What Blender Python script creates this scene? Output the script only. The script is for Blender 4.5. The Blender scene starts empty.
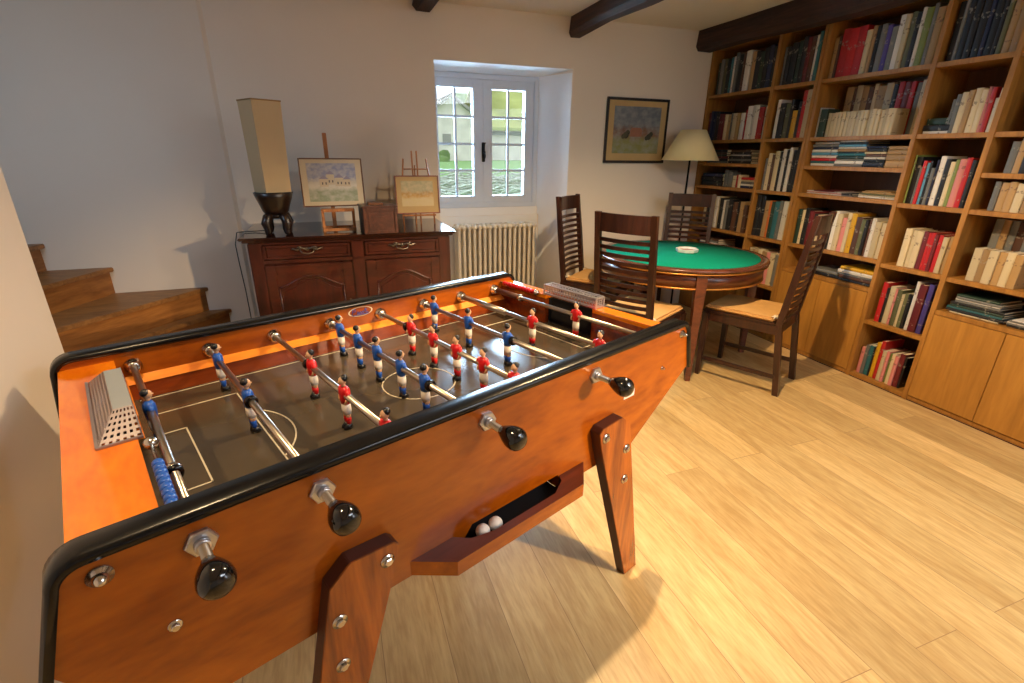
import bpy, bmesh, math, random
from mathutils import Vector, Matrix
PI = math.pi
sc = bpy.context.scene
COL = sc.collection

# ---------------------------------------------------------------- camera, world, lights, exposure
F_PX, PITCH, ROLL, YAW = 489.23, .366303, .0109205, .348975
cam = bpy.data.cameras.new('camera'); cam_o = bpy.data.objects.new('camera', cam); COL.objects.link(cam_o)
cam.sensor_width = 36; cam.lens = F_PX / 1024 * 36; cam.clip_start = .02; cam.clip_end = 300
_F = Vector((math.sin(YAW)*math.cos(PITCH), math.cos(YAW)*math.cos(PITCH), -math.sin(PITCH)))
_r = Vector((math.cos(YAW), -math.sin(YAW), 0)); _u = _r.cross(_F)
_r2 = math.cos(ROLL)*_r + math.sin(ROLL)*_u; _u2 = -math.sin(ROLL)*_r + math.cos(ROLL)*_u
cam_o.matrix_world = Matrix(((_r2.x, _u2.x, -_F.x, 0), (_r2.y, _u2.y, -_F.y, 0), (_r2.z, _u2.z, -_F.z, 1.35), (0, 0, 0, 1)))
sc.camera = cam_o
sc.view_settings.view_transform = 'Standard'; sc.view_settings.look = 'None'
sc.view_settings.exposure = 0.14; sc.view_settings.gamma = 1; sc.view_settings.use_curve_mapping = False
sc.cycles.use_denoising = True
sc.cycles.max_bounces = 8; sc.cycles.diffuse_bounces = 4; sc.cycles.glossy_bounces = 4
sc.cycles.sample_clamp_indirect = 4
sc.cycles.caustics_reflective = False; sc.cycles.caustics_refractive = False

w = bpy.data.worlds.new('world'); sc.world = w; w.use_nodes = True
bg = w.node_tree.nodes['Background']; bg.inputs[0].default_value = (.80, .90, 1, 1); bg.inputs[1].default_value = 1.7

def aim(o, target):
    o.rotation_euler = (Vector(target) - o.location).to_track_quat('-Z', 'Y').to_euler()
def area(name, loc, target, sx, sy, power, color, spread=PI):
    l = bpy.data.lights.new(name, 'AREA'); l.shape = 'RECTANGLE'; l.size = sx; l.size_y = sy; l.energy = power; l.color = color; l.spread = spread
    o = bpy.data.objects.new(name, l); COL.objects.link(o); o.location = loc; aim(o, target); return o
def spot(name, loc, target, power, color, angle, blend, rad=.03):
    l = bpy.data.lights.new(name, 'SPOT'); l.energy = power; l.color = color; l.spot_size = math.radians(angle); l.spot_blend = blend; l.shadow_soft_size = rad
    o = bpy.data.objects.new(name, l); COL.objects.link(o); o.location = loc; aim(o, target); return o
WARM = (1, .72, .40)
spot('ceiling_spot_light', (1.42, 1.66, 2.22), (1.50, 1.66, 0), 195, WARM, 146, .6, .02)       # ceiling lamp over the football table's right end
spot('corner_spot_light', (2.70, -1.40, 1.85), (1.12, 1.12, .68), 600, WARM, 33, .85, .05)        # lamp behind the viewer on the right
spot('deck_fill_spot', (-.38, 1.02, 2.22), (-.20, 1.15, .8), 60, WARM, 110, .8, .05)  # added spot that brightens the left end deck
area('rear_fill_light', (3.38, -.7, 1.5), (.9, 2.6, .8), 1.2, 1.2, 20, (.78, .88, 1))  # added cool fill from behind the viewer; no window is built there
area('overhead_fill_light', (1.75, -.25, 2.26), (1.45, .15, 0), 1.2, 1.2, 62, (.84, .92, 1))       # unseen soft overhead fill, added to brighten the floor        
area('stairwell_daylight', (-1.55, 2.2, 1.75), (-1.35, 3.5, .5), .6, .6, 7, (.50, .74, 1))       # daylight falling down the stairwell
area('window_daylight', (1.15, 4.85, 1.75), (1.25, 3.4, 1.2), 1.5, 1.3, 330, (.48, .73, 1))     # sky light outside the window

# ---------------------------------------------------------------- materials
def s2l(c):
    return tuple(((x/255)/12.92 if x/255 <= .04045 else ((x/255+.055)/1.055)**2.4) for x in c)
def new_mat(name):
    m = bpy.data.materials.new(name); m.use_nodes = True
    return m, m.node_tree.nodes, m.node_tree.links, m.node_tree.nodes['Principled BSDF']
def mat(name, rgb, rough=.6, metal=0, coat=0, var=.06, scale=12, bump=0, spec=.5):
    m, N, L, P = new_mat(name); c = s2l(rgb)
    tc = N.new('ShaderNodeTexCoord'); no = N.new('ShaderNodeTexNoise'); no.inputs['Scale'].default_value = scale; no.inputs['Detail'].default_value = 4
    L.new(tc.outputs['Object'], no.inputs['Vector'])
    mx = N.new('ShaderNodeMix'); mx.data_type = 'RGBA'
    mx.inputs[6].default_value = (*[max(0, x*(1-var*2)) for x in c], 1); mx.inputs[7].default_value = (*[min(1, x*(1+var*2)) for x in c], 1)
    L.new(no.outputs['Fac'], mx.inputs[0]); L.new(mx.outputs[2], P.inputs['Base Color'])
    P.inputs['Roughness'].default_value = rough; P.inputs['Metallic'].default_value = metal; P.inputs['Specular IOR Level'].default_value = spec
    if coat: P.inputs['Coat Weight'].default_value = coat; P.inputs['Coat Roughness'].default_value = .08
    if bump:
        b = N.new('ShaderNodeBump'); b.inputs['Strength'].default_value = bump; b.inputs['Distance'].default_value = .01
        L.new(no.outputs['Fac'], b.inputs['Height']); L.new(b.outputs[0], P.inputs['Normal'])
    return m
def wood(name, light, dark, stretch=(1, 12, 12), scale=3, rough=.4, coat=0, contrast=1.0, bump=.05):
    m, N, L, P = new_mat(name)
    tc = N.new('ShaderNodeTexCoord'); mp = N.new('ShaderNodeMapping'); mp.inputs['Scale'].default_value = stretch
    L.new(tc.outputs['Object'], mp.inputs[0])
    n1 = N.new('ShaderNodeTexNoise'); n1.inputs['Scale'].default_value = scale; n1.inputs['Detail'].default_value = 6; n1.inputs['Distortion'].default_value = 1.2
    n2 = N.new('ShaderNodeTexNoise'); n2.inputs['Scale'].default_value = scale*7; n2.inputs['Detail'].default_value = 3
    L.new(mp.outputs[0], n1.inputs['Vector']); L.new(mp.outputs[0], n2.inputs['Vector'])
    ad = N.new('ShaderNodeMath'); ad.operation = 'MULTIPLY_ADD'; ad.inputs[1].default_value = .35
    L.new(n2.outputs['Fac'], ad.inputs[0]); L.new(n1.outputs['Fac'], ad.inputs[2])
    cr = N.new('ShaderNodeValToRGB'); e = cr.color_ramp.elements
    e[0].position = .67-.22/contrast; e[1].position = .67+.22/contrast
    e[0].color = (*s2l(dark), 1); e[1].color = (*s2l(light), 1)
    L.new(ad.outputs[0], cr.inputs[0]); L.new(cr.outputs[0], P.inputs['Base Color'])
    P.inputs['Roughness'].default_value = rough
    if coat: P.inputs['Coat Weight'].default_value = coat; P.inputs['Coat Roughness'].default_value = .07
    if bump:
        b = N.new('ShaderNodeBump'); b.inputs['Strength'].default_value = bump; b.inputs['Distance'].default_value = .004
        L.new(ad.outputs[0], b.inputs['Height']); L.new(b.outputs[0], P.inputs['Normal'])
    return m
def floor_mat():
    m, N, L, P = new_mat('oak_floor')
    tc = N.new('ShaderNodeTexCoord'); mp = N.new('ShaderNodeMapping'); mp.inputs['Rotation'].default_value = (0, 0, PI/2)
    L.new(tc.outputs['Object'], mp.inputs[0])
    br = N.new('ShaderNodeTexBrick'); br.offset = .37; br.inputs['Scale'].default_value = 1
    br.inputs['Brick Width'].default_value = 1.5; br.inputs['Row Height'].default_value = .185; br.inputs['Mortar Size'].default_value = .0012; br.inputs['Mortar Smooth'].default_value = .2
    br.inputs['Color1'].default_value = (0, 0, 0, 1); br.inputs['Color2'].default_value = (1, 1, 1, 1); br.inputs['Mortar'].default_value = (.5, .5, .5, 1)
    L.new(mp.outputs[0], br.inputs['Vector'])
    # grain offset per plank
    sep = N.new('ShaderNodeSeparateColor'); L.new(br.outputs['Color'], sep.inputs[0])
    off = N.new('ShaderNodeCombineXYZ'); mu = N.new('ShaderNodeMath'); mu.operation = 'MULTIPLY'; mu.inputs[1].default_value = 7.0
    L.new(sep.outputs[0], mu.inputs[0]); L.new(mu.outputs[0], off.inputs[0]); L.new(mu.outputs[0], off.inputs[2])
    va = N.new('ShaderNodeVectorMath'); va.operation = 'ADD'; L.new(tc.outputs['Object'], va.inputs[0]); L.new(off.outputs[0], va.inputs[1])
    m2 = N.new('ShaderNodeMapping'); m2.inputs['Scale'].default_value = (9, 1.1, 1); L.new(va.outputs[0], m2.inputs[0])
    n1 = N.new('ShaderNodeTexNoise'); n1.inputs['Scale'].default_value = 1.6; n1.inputs['Detail'].default_value = 6; n1.inputs['Distortion'].default_value = 1.8
    n2 = N.new('ShaderNodeTexNoise'); n2.inputs['Scale'].default_value = 14; n2.inputs['Detail'].default_value = 3
    L.new(m2.outputs[0], n1.inputs['Vector']); L.new(m2.outputs[0], n2.inputs['Vector'])
    c1 = N.new('ShaderNodeValToRGB'); e = c1.color_ramp.elements; e[0].position = .3; e[1].position = .72
    e[0].color = (*s2l((202, 164, 104)), 1); e[1].color = (*s2l((228, 196, 136)), 1)
    L.new(n1.outputs['Fac'], c1.inputs[0])
    mx = N.new('ShaderNodeMix'); mx.data_type = 'RGBA'; mx.blend_type = 'MULTIPLY'; mx.inputs[0].default_value = 1
    c2 = N.new('ShaderNodeValToRGB'); e = c2.color_ramp.elements; e[0].color = (.70, .68, .64, 1); e[1].color = (1.0, 1.0, 1.0, 1)
    L.new(sep.outputs[0], c2.inputs[0]); L.new(c1.outputs[0], mx.inputs[6]); L.new(c2.outputs[0], mx.inputs[7])
    mg = N.new('ShaderNodeMix'); mg.data_type = 'RGBA'; mg.blend_type = 'MULTIPLY'; mg.inputs[0].default_value = .35
    c3 = N.new('ShaderNodeValToRGB'); e = c3.color_ramp.elements; e[0].position = .35; e[1].position = .6; e[0].color = (.6, .5, .4, 1); e[1].color = (1, 1, 1, 1)
    L.new(n2.outputs['Fac'], c3.inputs[0]); L.new(mx.outputs[2], mg.inputs[6]); L.new(c3.outputs[0], mg.inputs[7])
    # knots
    vo = N.new('ShaderNodeTexVoronoi'); vo.inputs['Scale'].default_value = 2.1; mk = N.new('ShaderNodeMapping'); mk.inputs['Scale'].default_value = (1.3, .9, 1); L.new(tc.outputs['Object'], mk.inputs[0]); L.new(mk.outputs[0], vo.inputs['Vector'])
    ck = N.new('ShaderNodeValToRGB'); e = ck.color_ramp.elements; e[0].position = .018; e[1].position = .045; e[0].color = (.22, .13, .07, 1); e[1].color = (1, 1, 1, 1)
    L.new(vo.outputs['Distance'], ck.inputs[0])
    mz = N.new('ShaderNodeMix'); mz.data_type = 'RGBA'; mz.blend_type = 'MULTIPLY'; mz.inputs[0].default_value = .8
    L.new(mg.outputs[2], mz.inputs[6]); L.new(ck.outputs[0], mz.inputs[7])
    # gaps
    mo = N.new('ShaderNodeMix'); mo.data_type = 'RGBA'; L.new(br.outputs['Fac'], mo.inputs[0]); L.new(mz.outputs[2], mo.inputs[6]); mo.inputs[7].default_value = (*s2l((148, 114, 74)), 1)
    L.new(mo.outputs[2], P.inputs['Base Color']); P.inputs['Roughness'].default_value = .42; P.inputs['Specular IOR Level'].default_value = .4
    b = N.new('ShaderNodeBump'); b.inputs['Strength'].default_value = .15; b.inputs['Distance'].default_value = .003; b.invert = True
    L.new(br.outputs['Fac'], b.inputs['Height']); L.new(b.outputs[0], P.inputs['Normal'])
    return m
def book_cover():
    m, N, L, P = new_mat('book_cover')
    oi = N.new('ShaderNodeObjectInfo'); tc = N.new('ShaderNodeTexCoord'); sp = N.new('ShaderNodeSeparateXYZ'); L.new(tc.outputs['Generated'], sp.inputs[0])
    # title block and bands on the spine, their place set by each book's own number
    def band(lo_mul, lo_add, width):
        a = N.new('ShaderNodeMath'); a.operation = 'MULTIPLY_ADD'; a.inputs[1].default_value = lo_mul; a.inputs[2].default_value = lo_add; L.new(oi.outputs['Random'], a.inputs[0])
        s = N.new('ShaderNodeMath'); s.operation = 'SUBTRACT'; L.new(sp.outputs[2], s.inputs[0]); L.new(a.outputs[0], s.inputs[1])
        b = N.new('ShaderNodeMath'); b.operation = 'ABSOLUTE'; L.new(s.outputs[0], b.inputs[0])
        c = N.new('ShaderNodeMath'); c.operation = 'LESS_THAN'; c.inputs[1].default_value = width; L.new(b.outputs[0], c.inputs[0]); return c
    b1 = band(.25, .6, .05); b2 = band(-.1, .18, .02)
    ad = N.new('ShaderNodeMath'); ad.operation = 'MAXIMUM'; L.new(b1.outputs[0], ad.inputs[0]); L.new(b2.outputs[0], ad.inputs[1])
    no = N.new('ShaderNodeTexNoise'); no.inputs['Scale'].default_value = 60; L.new(tc.outputs['Object'], no.inputs['Vector'])
    cr = N.new('ShaderNodeValToRGB'); cr.color_ramp.elements[0].position = .5; cr.color_ramp.elements[1].position = .56; L.new(no.outputs['Fac'], cr.inputs[0])
    mm = N.new('ShaderNodeMath'); mm.operation = 'MULTIPLY'; L.new(ad.outputs[0], mm.inputs[0]); L.new(cr.outputs[0], mm.inputs[1])
    m2 = N.new('ShaderNodeMath'); m2.operation = 'MULTIPLY'; m2.inputs[1].default_value = .6; L.new(mm.outputs[0], m2.inputs[0])
    # ink contrasts with the cover: dark ink on pale covers, pale on dark
    bw = N.new('ShaderNodeRGBToBW'); L.new(oi.outputs['Color'], bw.inputs[0])
    gt = N.new('ShaderNodeMath'); gt.operation = 'LESS_THAN'; gt.inputs[1].default_value = .22; L.new(bw.outputs[0], gt.inputs[0])
    ink = N.new('ShaderNodeMix'); ink.data_type = 'RGBA'; ink.inputs[6].default_value = (.10, .05, .04, 1); ink.inputs[7].default_value = (.30, .26, .20, 1); L.new(gt.outputs[0], ink.inputs[0])
    mx = N.new('ShaderNodeMix'); mx.data_type = 'RGBA'; L.new(m2.outputs[0], mx.inputs[0]); L.new(oi.outputs['Color'], mx.inputs[6]); L.new(ink.outputs[2], mx.inputs[7])
    L.new(mx.outputs[2], P.inputs['Base Color']); P.inputs['Roughness'].default_value = .5
    return m
def painting(name, sky, mid, ground, paper, seed, windows=False):
    m, N, L, P = new_mat(name)
    tc = N.new('ShaderNodeTexCoord'); sp = N.new('ShaderNodeSeparateXYZ'); L.new(tc.outputs['Generated'], sp.inputs[0])
    mp = N.new('ShaderNodeMapping'); mp.inputs['Location'].default_value = (seed, seed*2, 0); L.new(tc.outputs['Generated'], mp.inputs[0])
    no = N.new('ShaderNodeTexNoise'); no.inputs['Scale'].default_value = 5; no.inputs['Detail'].default_value = 7; no.inputs['Roughness'].default_value = .65; L.new(mp.outputs[0], no.inputs['Vector'])
    n2 = N.new('ShaderNodeTexNoise'); n2.inputs['Scale'].default_value = 9; n2.inputs['Detail'].default_value = 5; L.new(mp.outputs[0], n2.inputs['Vector'])
    ma = N.new('ShaderNodeMath'); ma.operation = 'MULTIPLY_ADD'; ma.inputs[1].default_value = .35; ma.inputs[2].default_value = -.17; L.new(no.outputs['Fac'], ma.inputs[0])
    ad = N.new('ShaderNodeMath'); ad.operation = 'ADD'; L.new(sp.outputs[2], ad.inputs[0]); L.new(ma.outputs[0], ad.inputs[1])
    cr = N.new('ShaderNodeValToRGB'); R = cr.color_ramp; R.elements[0].color = (*s2l(ground), 1); R.elements[0].position = .28; R.elements[1].position = .62; R.elements[1].color = (*s2l(sky), 1)
    el = R.elements.new(.40); el.color = (*s2l(mid), 1); el = R.elements.new(.52); el.color = (*[x*.8 for x in s2l(mid)], 1)
    L.new(ad.outputs[0], cr.inputs[0])
    c2 = N.new('ShaderNodeValToRGB'); c2.color_ramp.elements[0].position = .38; c2.color_ramp.elements[1].position = .68; L.new(n2.outputs['Fac'], c2.inputs[0])
    mx = N.new('ShaderNodeMix'); mx.data_type = 'RGBA'; mx.inputs[7].default_value = (*s2l(paper), 1); L.new(cr.outputs[0], mx.inputs[6])
    mf = N.new('ShaderNodeMath'); mf.operation = 'MULTIPLY'; mf.inputs[1].default_value = .65; L.new(c2.outputs[0], mf.inputs[0]); L.new(mf.outputs[0], mx.inputs[0])
    L.new(mx.outputs[2], P.inputs['Base Color']); P.inputs['Roughness'].default_value = .35
    return m
def chk_mesh_mat(name, hole, metal_rgb, scale):
    m, N, L, P = new_mat(name)
    return m

M = {}
M['floor'] = floor_mat()
M['wall'] = mat('plaster_wall', (226, 214, 200), .9, var=.02, scale=2.5, bump=.15, spec=.2)
M['recess'] = mat('recess_paint', (232, 232, 232), .7, var=.02, scale=3, bump=.1)
M['ceiling'] = mat('ceiling_paint', (222, 212, 200), .9, var=.02, scale=2, spec=.2)
M['beam'] = wood('beam_wood', (70, 42, 30), (30, 17, 13), (12, 1, 12), 2.5, .8, contrast=1, bump=.5)
M['shelf'] = wood('bookcase_oak', (178, 124, 54), (134, 88, 32), (9, 9, 1), 2.2, .5, contrast=.8)
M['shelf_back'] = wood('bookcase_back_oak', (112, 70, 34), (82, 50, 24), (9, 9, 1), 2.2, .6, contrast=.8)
M['door'] = wood('bookcase_door_oak', (192, 136, 58), (150, 100, 38), (14, 7, .8), 1.6, .45, contrast=.7)
M['foos'] = wood('varnished_orange_wood', (176, 90, 10), (116, 48, 4), (1.2, 6, 4), 2.2, .26, .25, contrast=.8)
M['foos_leg'] = wood('varnished_leg_wood', (174, 88, 18), (106, 44, 8), (9, 9, 1), 2.4, .25, .5, contrast=.9)
M['foos_deck'] = wood('varnished_deck_wood', (240, 138, 18), (206, 98, 8), (5, 1.5, 5), 2.4, .10, .9, contrast=.8)
M['foos_edge'] = mat('plywood_edge', (70, 32, 20), .5, scale=30)
M['foos_in'] = wood('varnished_inner_wood', (150, 66, 20), (104, 38, 12), (1.2, 9, 7), 2.0, .25, .4)
M['ledge_lit'] = wood('lit_batten_orange', (240, 150, 50), (210, 112, 28), (1.2, 9, 7), 2.0, .3, .4)  # paler orange: lamplight on the batten tops put into the colour
M['tray_top'] = wood('tray_brown_wood', (112, 48, 22), (78, 30, 14), (1.2, 9, 7), 2.0, .35, .3)
M['rubber'] = mat('black_rubber', (10, 10, 11), .22, var=.02, scale=20, spec=.35)
M['chrome'] = mat('chrome_metal', (205, 200, 192), .16, 1, var=.02, scale=20)
M['steel'] = mat('brushed_steel', (190, 180, 165), .28, 1, var=.05, scale=40)
M['zinc'] = mat('zinc_plate', (200, 200, 204), .3, .9, var=.05, scale=30)
M['greyplate'] = mat('grey_painted_metal', (150, 156, 160), .45, .2, var=.03, scale=20)
M['meshplate'] = mat('perforated_steel', (170, 158, 160), .35, .7, var=.06, scale=30)
M['knob'] = mat('black_plastic', (10, 10, 11), .12, var=.02, scale=10, coat=.5)
M['field'] = mat('dark_playfield', (72, 62, 48), .2, var=.10, scale=9, coat=.15)
M['line'] = mat('cream_line_paint', (212, 200, 172), .5, var=.03)
M['blue'] = mat('blue_paint', (28, 84, 176), .3, var=.04, scale=60)
M['red'] = mat('red_paint', (206, 20, 26), .3, var=.04, scale=60)
M['whitep'] = mat('white_paint', (222, 212, 200), .35, var=.03, scale=60)
M['skin'] = mat('painted_skin', (214, 168, 128), .4, var=.05, scale=60)
M['black'] = mat('black_paint', (14, 13, 14), .35, var=.03)
M['ball'] = mat('white_ball', (232, 226, 218), .45, var=.02)
M['opening_shade'] = mat('interior_shade', (12, 9, 8), .9, var=.02)  # near-black colour stands in for the shade inside openings
M['chair'] = wood('dark_chair_wood', (66, 33, 20), (38, 18, 12), (9, 9, 1.5), 3, .35, .25)
M['table'] = wood('games_table_wood', (120, 62, 34), (74, 34, 20), (2, 2, 6), 3, .3, .35)
M['table_rim'] = wood('games_table_rim_wood', (116, 66, 44), (82, 44, 30), (3, 3, 6), 3, .25, .4)
M['brass'] = mat('gilt_moulding', (196, 130, 52), .32, .5, var=.06, scale=30)
M['felt'] = mat('green_felt', (14, 140, 114), .95, var=.05, scale=40, spec=.1)
M['cushion'] = mat('tan_cushion', (206, 158, 96), .9, var=.08, scale=18, bump=.3, spec=.1)
M['ribbon'] = mat('cream_ribbon', (224, 206, 176), .8, var=.04)
M['mahog'] = wood('mahogany', (80, 33, 20), (44, 15, 10), (2, 7, 7), 2.5, .28, .35, contrast=.9)
M['mahog_v'] = wood('mahogany_upright', (76, 30, 19), (42, 14, 10), (8, 8, 1.5), 2.5, .28, .35, contrast=.9)
M['mahog_top'] = wood('mahogany_top', (56, 30, 22), (32, 16, 12), (1.5, 8, 8), 2.5, .14, .5)
M['iron'] = mat('dark_metal_fitting', (120, 110, 98), .35, .9, var=.15, scale=30)
M['blackiron'] = mat('black_iron', (22, 20, 20), .45, .6, var=.05)
M['bowl'] = wood('ebony_wood', (40, 24, 18), (18, 10, 8), (4, 4, 4), 4, .35, .2)
M['shade'] = mat('parchment_shade', (196, 174, 138), .8, var=.03, scale=5, spec=.2)
M['shade_trim'] = mat('shade_trim_brown', (150, 118, 74), .8, var=.05)
M['lampshade'] = mat('cream_lampshade', (232, 214, 164), .8, var=.02, spec=.2)
M['easel'] = wood('easel_pine', (190, 126, 72), (140, 84, 42), (9, 9, 1.5), 4, .5)
M['frame_br'] = wood('thin_brown_frame', (132, 84, 50), (92, 54, 30), (4, 4, 4), 4, .4)
M['frame_red'] = wood('thin_reddish_frame', (150, 92, 72), (120, 68, 52), (4, 4, 4), 4, .4)
M['frame_dk'] = mat('black_frame', (34, 26, 22), .35, var=.05, coat=.2)
M['mount'] = mat('cream_mount', (208, 192, 164), .8, var=.03, spec=.2)
M['mount2'] = mat('ochre_mount', (190, 160, 112), .8, var=.05, spec=.2)
M['art1'] = painting('watercolour_village', (146, 150, 176), (214, 206, 190), (150, 158, 128), (212, 204, 190), 1.3)
M['art2'] = painting('watercolour_trees', (168, 160, 120), (196, 150, 70), (204, 182, 130), (206, 184, 140), 4.1)
M['art3'] = painting('landscape_print', (104, 112, 122), (130, 92, 70), (134, 134, 78), (150, 152, 150), 7.7)
M['box'] = wood('carved_box_wood', (92, 50, 34), (56, 28, 18), (6, 2, 6), 4, .35, .2)
M['box_dk'] = mat('dark_box_side', (26, 18, 16), .5, var=.05)
M['radiator'] = mat('cream_radiator_enamel', (214, 206, 190), .4, var=.02)
M['window'] = mat('white_window_paint', (204, 212, 224), .45, var=.02)
M['tread'] = wood('stair_tread_oak', (168, 118, 66), (122, 80, 42), (2, 8, 8), 2.2, .45)
M['riser'] = wood('stair_riser_oak', (176, 118, 58), (128, 78, 36), (1.2, 1.2, 9), 2.2, .5)
M['cover'] = book_cover()
M['pages'] = mat('book_pages', (226, 212, 184), .9, var=.05, scale=80, spec=.1)
M['paper'] = mat('pale_paper', (214, 206, 196), .8, var=.04, spec=.2)
M['grass'] = mat('lawn_grass', (132, 166, 104), .95, var=.12, scale=3, spec=.1)
M['stonewall'] = mat('pale_stone', (222, 214, 200), .95, var=.16, scale=1.6, spec=.1)
M['moss'] = mat('mossy_roof', (156, 162, 96), .95, var=.35, scale=.8, spec=.1)
M['slate'] = mat('slate_roof', (150, 146, 138), .9, var=.2, scale=1.5)
M['foliage'] = mat('foliage_green', (110, 132, 78), .95, var=.35, scale=2, spec=.1)
M['twig'] = mat('cut_twigs', (186, 188, 172), .95, var=.3, scale=9, spec=.1)
M['glassy'] = mat('white_glazed_ceramic', (228, 226, 220), .15, var=.03, coat=.4)
M['clay'] = mat('reddish_ash_well', (150, 84, 70), .5, var=.12, scale=60)
gm, N_, L_, P_ = new_mat('window_glass')
P_.inputs['Base Color'].default_value = (1, 1, 1, 1)
gl = N_.new('ShaderNodeBsdfGlossy'); gl.inputs['Roughness'].default_value = .02
tr = N_.new('ShaderNodeBsdfTransparent'); fr = N_.new('ShaderNodeFresnel'); fr.inputs[0].default_value = 1.35
ms = N_.new('ShaderNodeMixShader'); L_.new(fr.outputs[0], ms.inputs[0]); L_.new(tr.outputs[0], ms.inputs[1]); L_.new(gl.outputs[0], ms.inputs[2])
L_.new(ms.outputs[0], N_['Material Output'].inputs[0]); M['glass'] = gm

# ---------------------------------------------------------------- mesh builder
class MB:
    def __init__(s): s.bm = bmesh.new(); s.mi = 0
    def _tag(s, fs):
        for f in fs: f.material_index = s.mi
    def box(s, lo, hi, bev=0, rot=None, piv=None):
        lo = Vector(lo); hi = Vector(hi)
        r = bmesh.ops.create_cube(s.bm, size=1); vs = r['verts']; c = (lo+hi)/2; d = hi-lo
        for v in vs: v.co = Vector((v.co.x*d.x, v.co.y*d.y, v.co.z*d.z)) + c
        fs = list({f for v in vs for f in v.link_faces}); s._tag(fs)
        if bev:
            es = list({e for v in vs for e in v.link_edges})
            rr = bmesh.ops.bevel(s.bm, geom=es, offset=min(bev, min(abs(d.x), abs(d.y), abs(d.z))*.45), segments=2, affect='EDGES', clamp_overlap=True)
            s._tag(rr['faces']); vs = list({v for f in rr['faces'] for v in f.verts} | {v for v in vs if v.is_valid})
        if rot is not None:
            bmesh.ops.rotate(s.bm, verts=vs, cent=piv or c, matrix=rot)
        return vs
    def prism(s, poly, axis, a0, a1, bev=0):
        # poly: list of 2d; axis 0: (y,z) extruded in x; 1: (x,z) in y; 2: (x,y) in z
        def P(p, a): return {0: (a, p[0], p[1]), 1: (p[0], a, p[1]), 2: (p[0], p[1], a)}[axis]
        A = [s.bm.verts.new(P(p, a0)) for p in poly]; Bv = [s.bm.verts.new(P(p, a1)) for p in poly]
        n = len(poly); fs = [s.bm.faces.new(A), s.bm.faces.new(Bv[::-1])]
        for i in range(n): fs.append(s.bm.faces.new((A[i], Bv[i], Bv[(i+1) % n], A[(i+1) % n])))
        s._tag(fs); bmesh.ops.recalc_face_normals(s.bm, faces=fs)
        if bev:
            es = list({e for f in fs for e in f.edges}); rr = bmesh.ops.bevel(s.bm, geom=es, offset=bev, segments=2, affect='EDGES', clamp_overlap=True); s._tag(rr['faces'])
        return A+Bv
    def ring_loft(s, rings, closed=True, cap=True):
        V = [[s.bm.verts.new(p) for p in r] for r in rings]; fs = []
        n = len(V[0])
        for a, b in zip(V, V[1:]):
            for i in range(n if closed else n-1):
                fs.append(s.bm.faces.new((a[i], a[(i+1) % n], b[(i+1) % n], b[i])))
        if cap and closed: fs.append(s.bm.faces.new(V[0][::-1])); fs.append(s.bm.faces.new(V[-1]))
        s._tag(fs); return fs
    def tube(s, pts, r, seg=10, cap=True):
        pts = [Vector(p) for p in pts]; rs = r if isinstance(r, (list, tuple)) else [r]*len(pts); rings = []
        prev = None
        for i, p in enumerate(pts):
            d = (pts[min(i+1, len(pts)-1)] - pts[max(i-1, 0)]).normalized()
            if prev is None:
                up = Vector((0, 0, 1)) if abs(d.z) < .95 else Vector((1, 0, 0)); x = d.cross(up).normalized()
            else:
                x = (prev - d*prev.dot(d)).normalized()
            prev = x; y = d.cross(x)
            rings.append([p + (x*math.cos(2*PI*k/seg) + y*math.sin(2*PI*k/seg))*rs[i] for k in range(seg)])
        fs = s.ring_loft(rings, True, cap); bmesh.ops.recalc_face_normals(s.bm, faces=fs)
        for f in fs: f.smooth = len(f.verts) == 4
    def lathe(s, prof, c=(0, 0, 0), axis='z', seg=24, smooth=True):
        c = Vector(c); rings = []
        for r, h in prof:
            ring = []
            for k in range(seg):
                a = 2*PI*k/seg; x, y = max(r, 1e-5)*math.cos(a), max(r, 1e-5)*math.sin(a)
                ring.append(c + (Vector((x, y, h)) if axis == 'z' else Vector((x, h, y)) if axis == 'y' else Vector((h, x, y))))
            rings.append(ring)
        fs = s.ring_loft(rings); bmesh.ops.recalc_face_normals(s.bm, faces=fs)
        for f in fs: f.smooth = smooth and len(f.verts) == 4
    def sphere(s, c, r, sub=2, sc_=(1, 1, 1)):
        rr = bmesh.ops.create_icosphere(s.bm, subdivisions=sub, radius=r); fs = set()
        for v in rr['verts']:
            v.co = Vector((v.co.x*sc_[0], v.co.y*sc_[1], v.co.z*sc_[2])) + Vector(c)
            fs |= set(v.link_faces)
        for f in fs: f.material_index = s.mi; f.smooth = True
    def quad(s, pts):
        f = s.bm.faces.new([s.bm.verts.new(p) for p in pts]); f.material_index = s.mi
    def build(s, name, mats, parent=None, loc=None):
        me = bpy.data.meshes.new(name); s.bm.to_mesh(me); s.bm.free()
        for m_ in (mats if isinstance(mats, (list, tuple)) else [mats]): me.materials.append(M[m_] if isinstance(m_, str) else m_)
        o = bpy.data.objects.new(name, me); COL.objects.link(o)
        if parent: o.parent = parent
        if loc: o.location = loc
        return o
def tag(o, label=None, cat=None, group=None, kind=None):
    if label: o['label'] = label
    if cat: o['category'] = cat
    if group: o['group'] = group
    if kind: o['kind'] = kind
    return o
def thing(name, label, cat, loc=(0, 0, 0), rz=0, group=None):
    o = bpy.data.objects.new(name, None); COL.objects.link(o); o.location = loc; o.rotation_euler = (0, 0, rz); o.empty_display_size = .1
    return tag(o, label, cat, group)
def copy_tree(o, parent=None):
    c = o.copy(); COL.objects.link(c)
    if parent: c.parent = parent
    for ch in [x for x in COL.objects if x.parent == o and x != c]: copy_tree(ch, c)
    return c
def struct(o): o['kind'] = 'structure'; return o

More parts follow.
